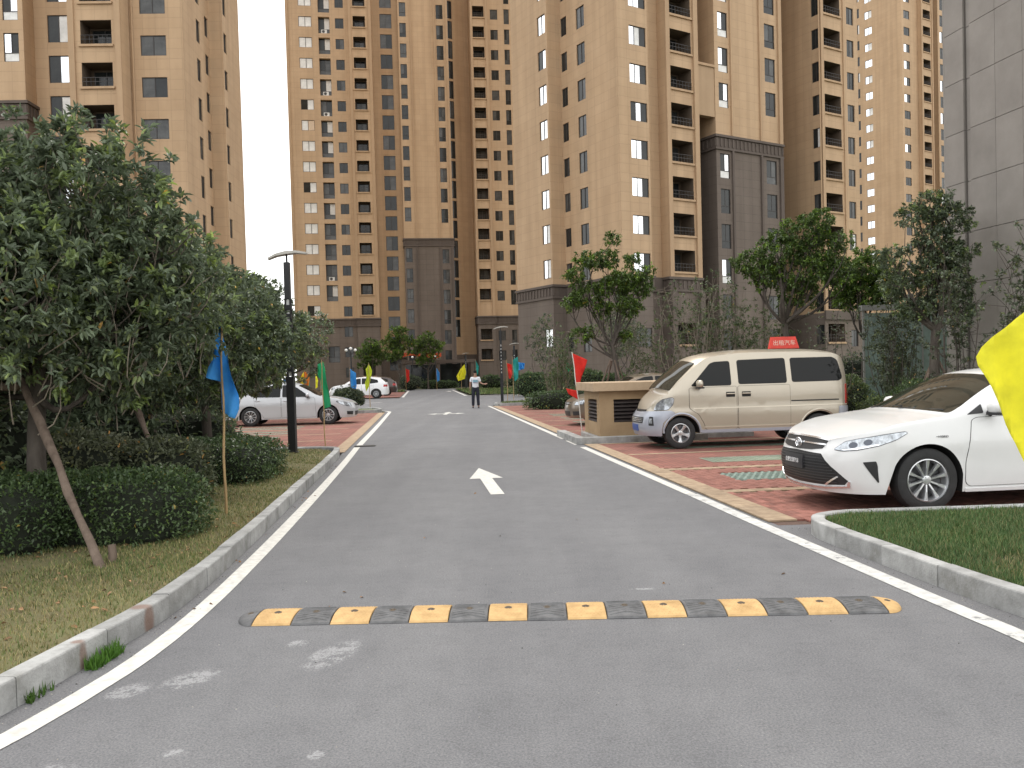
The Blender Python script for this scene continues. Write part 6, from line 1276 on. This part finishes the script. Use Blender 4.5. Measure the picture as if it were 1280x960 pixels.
# ------------------------------------------------------------ street lamps
m_post = mat('black_post', (.015, .015, .016), .45, .2, var=.2, scale=6); m_head = mat('lamp_head', (.42, .40, .36), .5, .2, var=.1); m_ringw = mat('pale_ring', (.55, .55, .53), .5, var=.1)
def lamp(loc, label, group=None, w_=.15, z=0.):
    e = empty('street_lamp', (*loc, z), 0, label, 'street lamp', group); s_ = MB(); a = w_ / 2
    s_.box(-a, -a, 0, a, a, 1.52); s_.box(-a * 1.35, -a * 1.35, 0, a * 1.35, a * 1.35, .03); s_.build('post', m_post, e, bevel=.006)
    s_ = MB(); s_.box(-a * .8, -a * .8, 1.52, -a * .5, -a * .5, 3.05); s_.box(a * .5, -a * .8, 1.52, a * .8, -a * .5, 3.05); s_.box(-a * .8, a * .5, 1.52, -a * .5, a * .8, 3.05); s_.box(a * .5, a * .5, 1.52, a * .8, a * .8, 3.05); s_.build('lantern_frame', m_post, e)
    s_ = MB(); s_.box(-a * .35, -a * .35, 1.53, a * .35, a * .35, 3.04); s_.build('light_tube', m_ringw, e)
    for k in range(8): s_ = MB(); zz = 1.62 + k * .175; s_.box(-a * .85, -a * .85, zz, a * .85, a * .85, zz + .09); s_.build('louvre_ring', m_post, e)
    s_ = MB(); s_.box(-a * .75, -a * .75, 3.05, a * .75, a * .75, 3.78); s_.build('upper_post', m_post, e, bevel=.005)
    s_ = MB(); P_ = [(-.36, 3.86), (-.2, 3.93), (0, 3.97), (.2, 3.98), (.40, 3.95)]; vs = []
    for x, zz in P_:
        t = .02 + .02 * (1 - abs(x) / .45); b = .11 * (1 - (x / .62) ** 2); vs += [(x, -b, zz - t), (x, b, zz - t), (x, b, zz + t * .6), (x, -b, zz + t * .6)]
    fs = [(i * 4 + j, i * 4 + (j + 1) % 4, (i + 1) * 4 + (j + 1) % 4, (i + 1) * 4 + j) for i in range(4) for j in range(4)] + [(3, 2, 1, 0), (16, 17, 18, 19)]; s_.mesh(vs, fs); s_.build('lamp_head', m_head, e, bevel=.004)
    s_ = MB(); s_.tube([(0, 0, 3.76), (0, 0, 3.96)], .02, 8); s_.build('neck', m_post, e); return e
lamp((-4.38, 16.98), 'nearest black lamp post, standing on the dry grass before the silver sedan', z=.1)
lamp((-.52, 45.3), 'striped black lamp post on the corner right of the walking person', z=.1)
lamp((.26, 68.4), 'second striped lamp post on the right, farther from the corner', w_=.2, z=.05)
lamp((-5.0, 94.2), 'most distant lamp post, behind the yellow flag at the road end', w_=.25, z=.05)
gl = empty('globe_lamp', (-14.1, 75.5, .05), 0, 'black garden lamp with three white globes beside the far white crossover', 'garden lamp'); s_ = MB(); s_.tube([(0, 0, 0), (0, 0, 3.9)], [.10, .06], 8); s_.tube([(-.38, 0, 3.9), (0, 0, 3.6), (.38, 0, 3.9)], .035, 6); s_.build('post', m_post, gl)
for x, zz in ((-.4, 4.0), (0, 4.15), (.4, 4.0)): s_ = MB(); s_.lathe([(.02, -.14), (.11, -.08), (.14, 0), (.11, .08), (.02, .14)], 12, origin=(x, 0, zz)); s_.build('globe', mat('white_globe', (.85, .85, .82), .4, var=0), gl, smooth=True)

# ------------------------------------------------------------ red roof sign seen above the van, entrance at the far end, glass wall
rs = empty('red_sign', (8.05, 25.3, 0), R(3), 'small red sign board with pale lettering seen just above the van roof', 'sign'); s_ = MB(); s_.prism([(-.44, -.05), (.44, -.05), (.44, .05), (-.44, .05)], 2.08, 2.1); s_.mesh([(-.44, -.1, 2.1), (.44, -.1, 2.1), (.44, .1, 2.1), (-.44, .1, 2.1), (-.38, -.03, 2.44), (.36, -.03, 2.44), (.36, .03, 2.44), (-.38, .03, 2.44)], [(4, 5, 6, 7), (0, 1, 5, 4), (1, 2, 6, 5), (2, 3, 7, 6), (3, 0, 4, 7)])
bd = s_.build('board', mat('red_board', (.72, .06, .04), .5, var=.12, scale=6), rs); s_ = MB(); s_.tube([(-.3, 0, 0), (-.3, 0, 2.1)], .025, 6); s_.build('leg', m_post, rs); s_ = MB(); s_.tube([(.3, 0, 0), (.3, 0, 2.1)], .025, 6); s_.build('leg', m_post, rs)
text_mesh('lettering', '出租汽车', .17, mat('sign_print', (.8, .62, .5), .6, var=0), bd, Matrix.Translation((0, -.072, 2.25)) @ Matrix.Rotation(R(78), 4, 'X'))
en = empty('entrance_canopy', (-11.6, 116, 0), R(8), 'low entrance canopy with pillars at the foot of the far tower', 'entrance'); s_ = MB(); s_.box(-3.2, -2.2, 3.3, 6.5, 2, 3.75); s_.build('canopy', m_darktrim, en)
for x in (-3, 1.6, 6.2): s_ = MB(); s_.box(x - .25, -2.1, 0, x + .25, -1.6, 3.3); s_.build('pillar', m_dark, en)
s_ = MB(); s_.box(-2.6, .6, 0, 5.8, .8, 3.2); s_.build('glass_doors', m_glassd, en)
for i, (x, w_) in enumerate(((-1.6, 1.2), (1.4, 1.0))):
    e = empty('red_banner', (-11.6 + x, 113.3, 3.9), R(8), ('left' if i == 0 else 'right') + ' orange-red cloth swag hung over the far entrance canopy', 'banner'); bm = MB(); n = 10; vs = []
    for k in range(n + 1):
        t = k / n; xx = -w_ + 2 * w_ * t; sag = .5 * math.sin(t * math.pi); vs += [(xx, .05 * math.sin(k * 2), .9 - .2 * t - sag * .1), (xx, .08 * math.sin(k * 2 + 1), .25 - sag * .5 * (1 if i else -1))]
    bm.mesh(vs, [(2 * k, 2 * k + 1, 2 * k + 3, 2 * k + 2) for k in range(n)]); bm.build('cloth', cloth_m('banner_cloth', (.75, .12, .05)), e, smooth=True)
for x, lab in ((-10.0, 'white globe light between the red swags'), (-13.0, 'white globe light left of the red swags')):
    e = empty('wall_light', (x, 113, 0), 0, lab + ' at the far entrance', 'lamp'); s_ = MB(); s_.tube([(0, 0, 0), (0, 0, 4)], .05, 6); s_.build('post', m_post, e); s_ = MB(); s_.lathe([(.02, -.16), (.13, -.1), (.17, 0), (.13, .1), (.02, .16)], 12, origin=(0, 0, 4.15)); s_.build('globe', MAT['white_globe'], e, smooth=True)
gw = empty('glass_wall', (13.4, 32.5, 0), R(4), 'low glazed garage wall seen between the dark trees on the right', 'glass wall'); m_gw = mat('pale_glass', (.17, .23, .21), .1, 0, var=.3, scale=1.4, spec=.8)
for i in range(6):
    s_ = MB(); s_.box(i * 1.15 + .03, 0, .2, i * 1.15 + 1.12, .04, 3.5); s_.build('glass_panel', m_gw, gw); s_ = MB(); s_.box(i * 1.15 - .03, -.02, 0, i * 1.15 + .03, .06, 3.6); s_.build('mullion', mat('grey_frame', (.22, .22, .21), .5, var=0), gw)
s_ = MB(); s_.box(-.1, -.1, 3.6, 7.1, .14, 3.8); s_.build('top_beam', mat('grey_frame', (.22, .22, .21)), gw)

# ------------------------------------------------------------ walking person
m_skin = mat('skin', (.34, .19, .13), .6, var=.08, scale=8); m_shirt = mat('white_shirt', (.72, .74, .78), .8, var=.06, scale=6); m_trou = mat('dark_trousers', (.015, .017, .028), .85, var=.2, scale=8); m_hair = mat('dark_hair', (.012, .01, .01), .7, var=.2, scale=30); m_shoe = mat('black_shoes', (.012, .012, .013), .4, var=0)
def skin(name, V, E, Rr, root_i, m, parent, sub=2):
    me = bpy.data.meshes.new(name); me.from_pydata(V, E, []); o = bpy.data.objects.new(name, me); C.objects.link(o); md = o.modifiers.new('s', 'SKIN'); sv_ = me.skin_vertices[0].data
    for i, r_ in enumerate(Rr): sv_[i].radius = r_ if isinstance(r_, tuple) else (r_, r_); sv_[i].use_root = (i == root_i)
    s2 = o.modifiers.new('u', 'SUBSURF'); s2.levels = s2.render_levels = sub
    dg = bpy.context.evaluated_depsgraph_get(); m2 = bpy.data.meshes.new_from_object(o.evaluated_get(dg)); bpy.data.objects.remove(o); m2.materials.clear(); m2.materials.append(m); m2.polygons.foreach_set('use_smooth', [True] * len(m2.polygons)); return mesh_obj(name, m2, parent)
pe = empty('person', (-1.72, 40.5, .004), R(3), 'person in a white shirt and dark trousers walking towards the camera, one hand out', 'person')
# facing -y; the raised hand is on the picture's right (+x)
V = [(0, 0, .95), (0, .01, 1.12), (0, .01, 1.30), (0, .005, 1.42), (0, 0, 1.50), (0, -.015, 1.58), (0, -.02, 1.67), (-.17, .0, 1.41), (-.24, .01, 1.18), (-.255, -.01, .93), (-.255, -.02, .86), (.17, 0, 1.41), (.235, -.02, 1.19), (.36, -.14, 1.12), (.47, -.22, 1.13),
     (-.095, 0, .88), (-.12, -.02, .48), (-.13, .03, .09), (-.135, -.11, .035), (.095, 0, .88), (.11, .01, .48), (.125, .0, .09), (.13, -.14, .035)]
E_ = [(0, 1), (1, 2), (2, 3), (3, 4), (4, 5), (5, 6), (3, 7), (7, 8), (8, 9), (9, 10), (3, 11), (11, 12), (12, 13), (13, 14), (0, 15), (15, 16), (16, 17), (17, 18), (0, 19), (19, 20), (20, 21), (21, 22)]
Rr = [(.13, .10), (.12, .09), (.14, .10), (.12, .08), .055, (.07, .085), (.068, .08), .055, .04, .028, .026, .055, .04, .028, .026, .085, .058, .04, .035, .085, .058, .04, .035]
skin('body', V, E_, Rr, 0, m_skin, pe)
sh = skin('shirt', [(0, 0, .86), (0, .01, 1.12), (0, .01, 1.30), (0, .005, 1.41), (0, 0, 1.465), (-.17, 0, 1.41), (-.225, .01, 1.22), (.17, 0, 1.41), (.225, -.015, 1.22)], [(0, 1), (1, 2), (2, 3), (3, 4), (3, 5), (5, 6), (3, 7), (7, 8)], [(.175, .14), (.165, .13), (.175, .13), (.15, .105), .07, .075, .065, .075, .065], 0, m_shirt, pe)
skin('trousers', [(0, 0, 1.06), (0, 0, .93), (-.095, 0, .86), (-.12, -.02, .48), (-.13, .02, .08), (.095, 0, .86), (.11, .01, .48), (.125, 0, .08)], [(0, 1), (1, 2), (2, 3), (3, 4), (1, 5), (5, 6), (6, 7)], [(.155, .12), (.155, .125), .105, .082, .07, .105, .082, .07], 0, m_trou, pe)
for x, y in ((-.135, -.07), (.128, -.09)): skin('shoe', [(x, y + .12, .05), (x, y, .05), (x, y - .09, .035)], [(0, 1), (1, 2)], [(.05, .045), (.05, .04), (.045, .03)], 1, m_shoe, pe, 1)
skin('hair', [(0, .01, 1.665), (0, .0, 1.70), (0, .035, 1.62)], [(0, 1), (0, 2)], [(.082, .09), (.075, .08), (.07, .06)], 0, m_hair, pe)
s_ = MB(); s_.box(-.115, -.175, 1.215, .115, -.10, 1.235); s_.box(-.115, -.175, 1.315, .115, -.10, 1.33); s_.build('chest_stripe', mat('blue_print', (.03, .07, .18), .8, var=0), sh)
s_ = MB(); s_.box(-.115, -.172, 1.237, .115, -.10, 1.312); s_.build('chest_band', mat('teal_print', (.25, .45, .52), .8, var=0), sh)
for sx, wx, wy, wz, dx, dy, dz in ((-1, -.255, -.03, .84, 0, -.1, -1), (1, .49, -.235, 1.13, .8, -.5, .15)):
    for f in range(5):
        d = Vector((dx, dy, dz)).normalized(); sd = Vector((0, 1, 0)) if sx < 0 else Vector((.3, .5, .5)).normalized(); o = Vector((wx, wy, wz)) + sd * (f - 2) * .017; l = (.055, .08, .085, .08, .065)[f]; dd = (d + sd * (-.8 if f == 0 else .05 * (f - 2))).normalized()
        s_ = MB(); s_.tube([o - d * .05, o + dd * .01, o + dd * l * .6, o + dd * l + Vector((0, -.01, -.01))], [.011, .011, .009, .005], 6); s_.build('thumb' if f == 0 else 'finger', m_skin, pe, smooth=True)
s_ = MB(); hx, hy, hz = 0, -.02, 1.63
s_.tube([(hx, hy - .078, hz + .015), (hx, hy - .098, hz - .012), (hx, hy - .08, hz - .02)], [.008, .014, .008], 6); s_.build('nose', m_skin, pe, smooth=True)
for x in (-.03, .03): s_ = MB(); s_.box(x - .013, hy - .086, hz + .016, x + .013, hy - .07, hz + .024); s_.build('eye', m_hair, pe)
s_ = MB(); s_.box(-.024, hy - .086, hz - .048, .024, hy - .07, hz - .041); s_.build('mouth', mat('lips', (.25, .09, .08), .6, var=0), pe)
for x in (-.074, .074): s_ = MB(); s_.box(x - .01, hy - .005, hz - .02, x + .01, hy + .03, hz + .03); s_.build('ear', m_skin, pe, bevel=.004)

# ------------------------------------------------------------ grit and leaf litter along the kerbs
gv = []; n_ = 1500
for i in range(n_):
    if i % 3: 
        p = random.choice(smooth_path(KL, .3)); x, y = p.x + abs(random.gauss(0, .10)) + .01, p.y + random.uniform(-.2, .2)
    elif i % 2: p = random.choice(smooth_path(KR[5:], .3)); x, y = p.x - abs(random.gauss(0, .09)) - .01, p.y + random.uniform(-.2, .2)
    else: x, y = random.uniform(-2, 2.6), random.uniform(3, 12)
    gv.append((x, y))
g = MB()
for x, y in gv:
    r = random.uniform(.002, .006); a = random.uniform(0, 3); c_, s_2 = math.cos(a) * r, math.sin(a) * r
    g.mesh([(x + c_, y + s_2, 0), (x - s_2, y + c_, 0), (x - c_, y - s_2, 0), (x + s_2, y - c_, 0), (x, y, r * .9)], [(0, 1, 4), (1, 2, 4), (2, 3, 4), (3, 0, 4)], random.choice((0, 0, 1)))
props(g.build('grit', [mat('grit', (.30, .28, .25), .9, var=.4, scale=40, world=True), mat('dark_grit', (.06, .055, .05), .9, var=.3, world=True)]), kind='stuff')
lp = np.array([(x + random.uniform(-.05, .05), y, .008) for x, y in gv[::50]]); ld = unit(np.column_stack([rng.normal(0, 1, len(lp)), rng.normal(0, 1, len(lp)), rng.normal(0, .12, len(lp))]))
props(mesh_obj('leaf_litter', leaves_mesh('leaf_litter', lp, ld, .04, .018, mdead, rng.uniform(.4, 1.2, (len(lp), 1)) * np.ones((1, 3)))), kind='stuff')
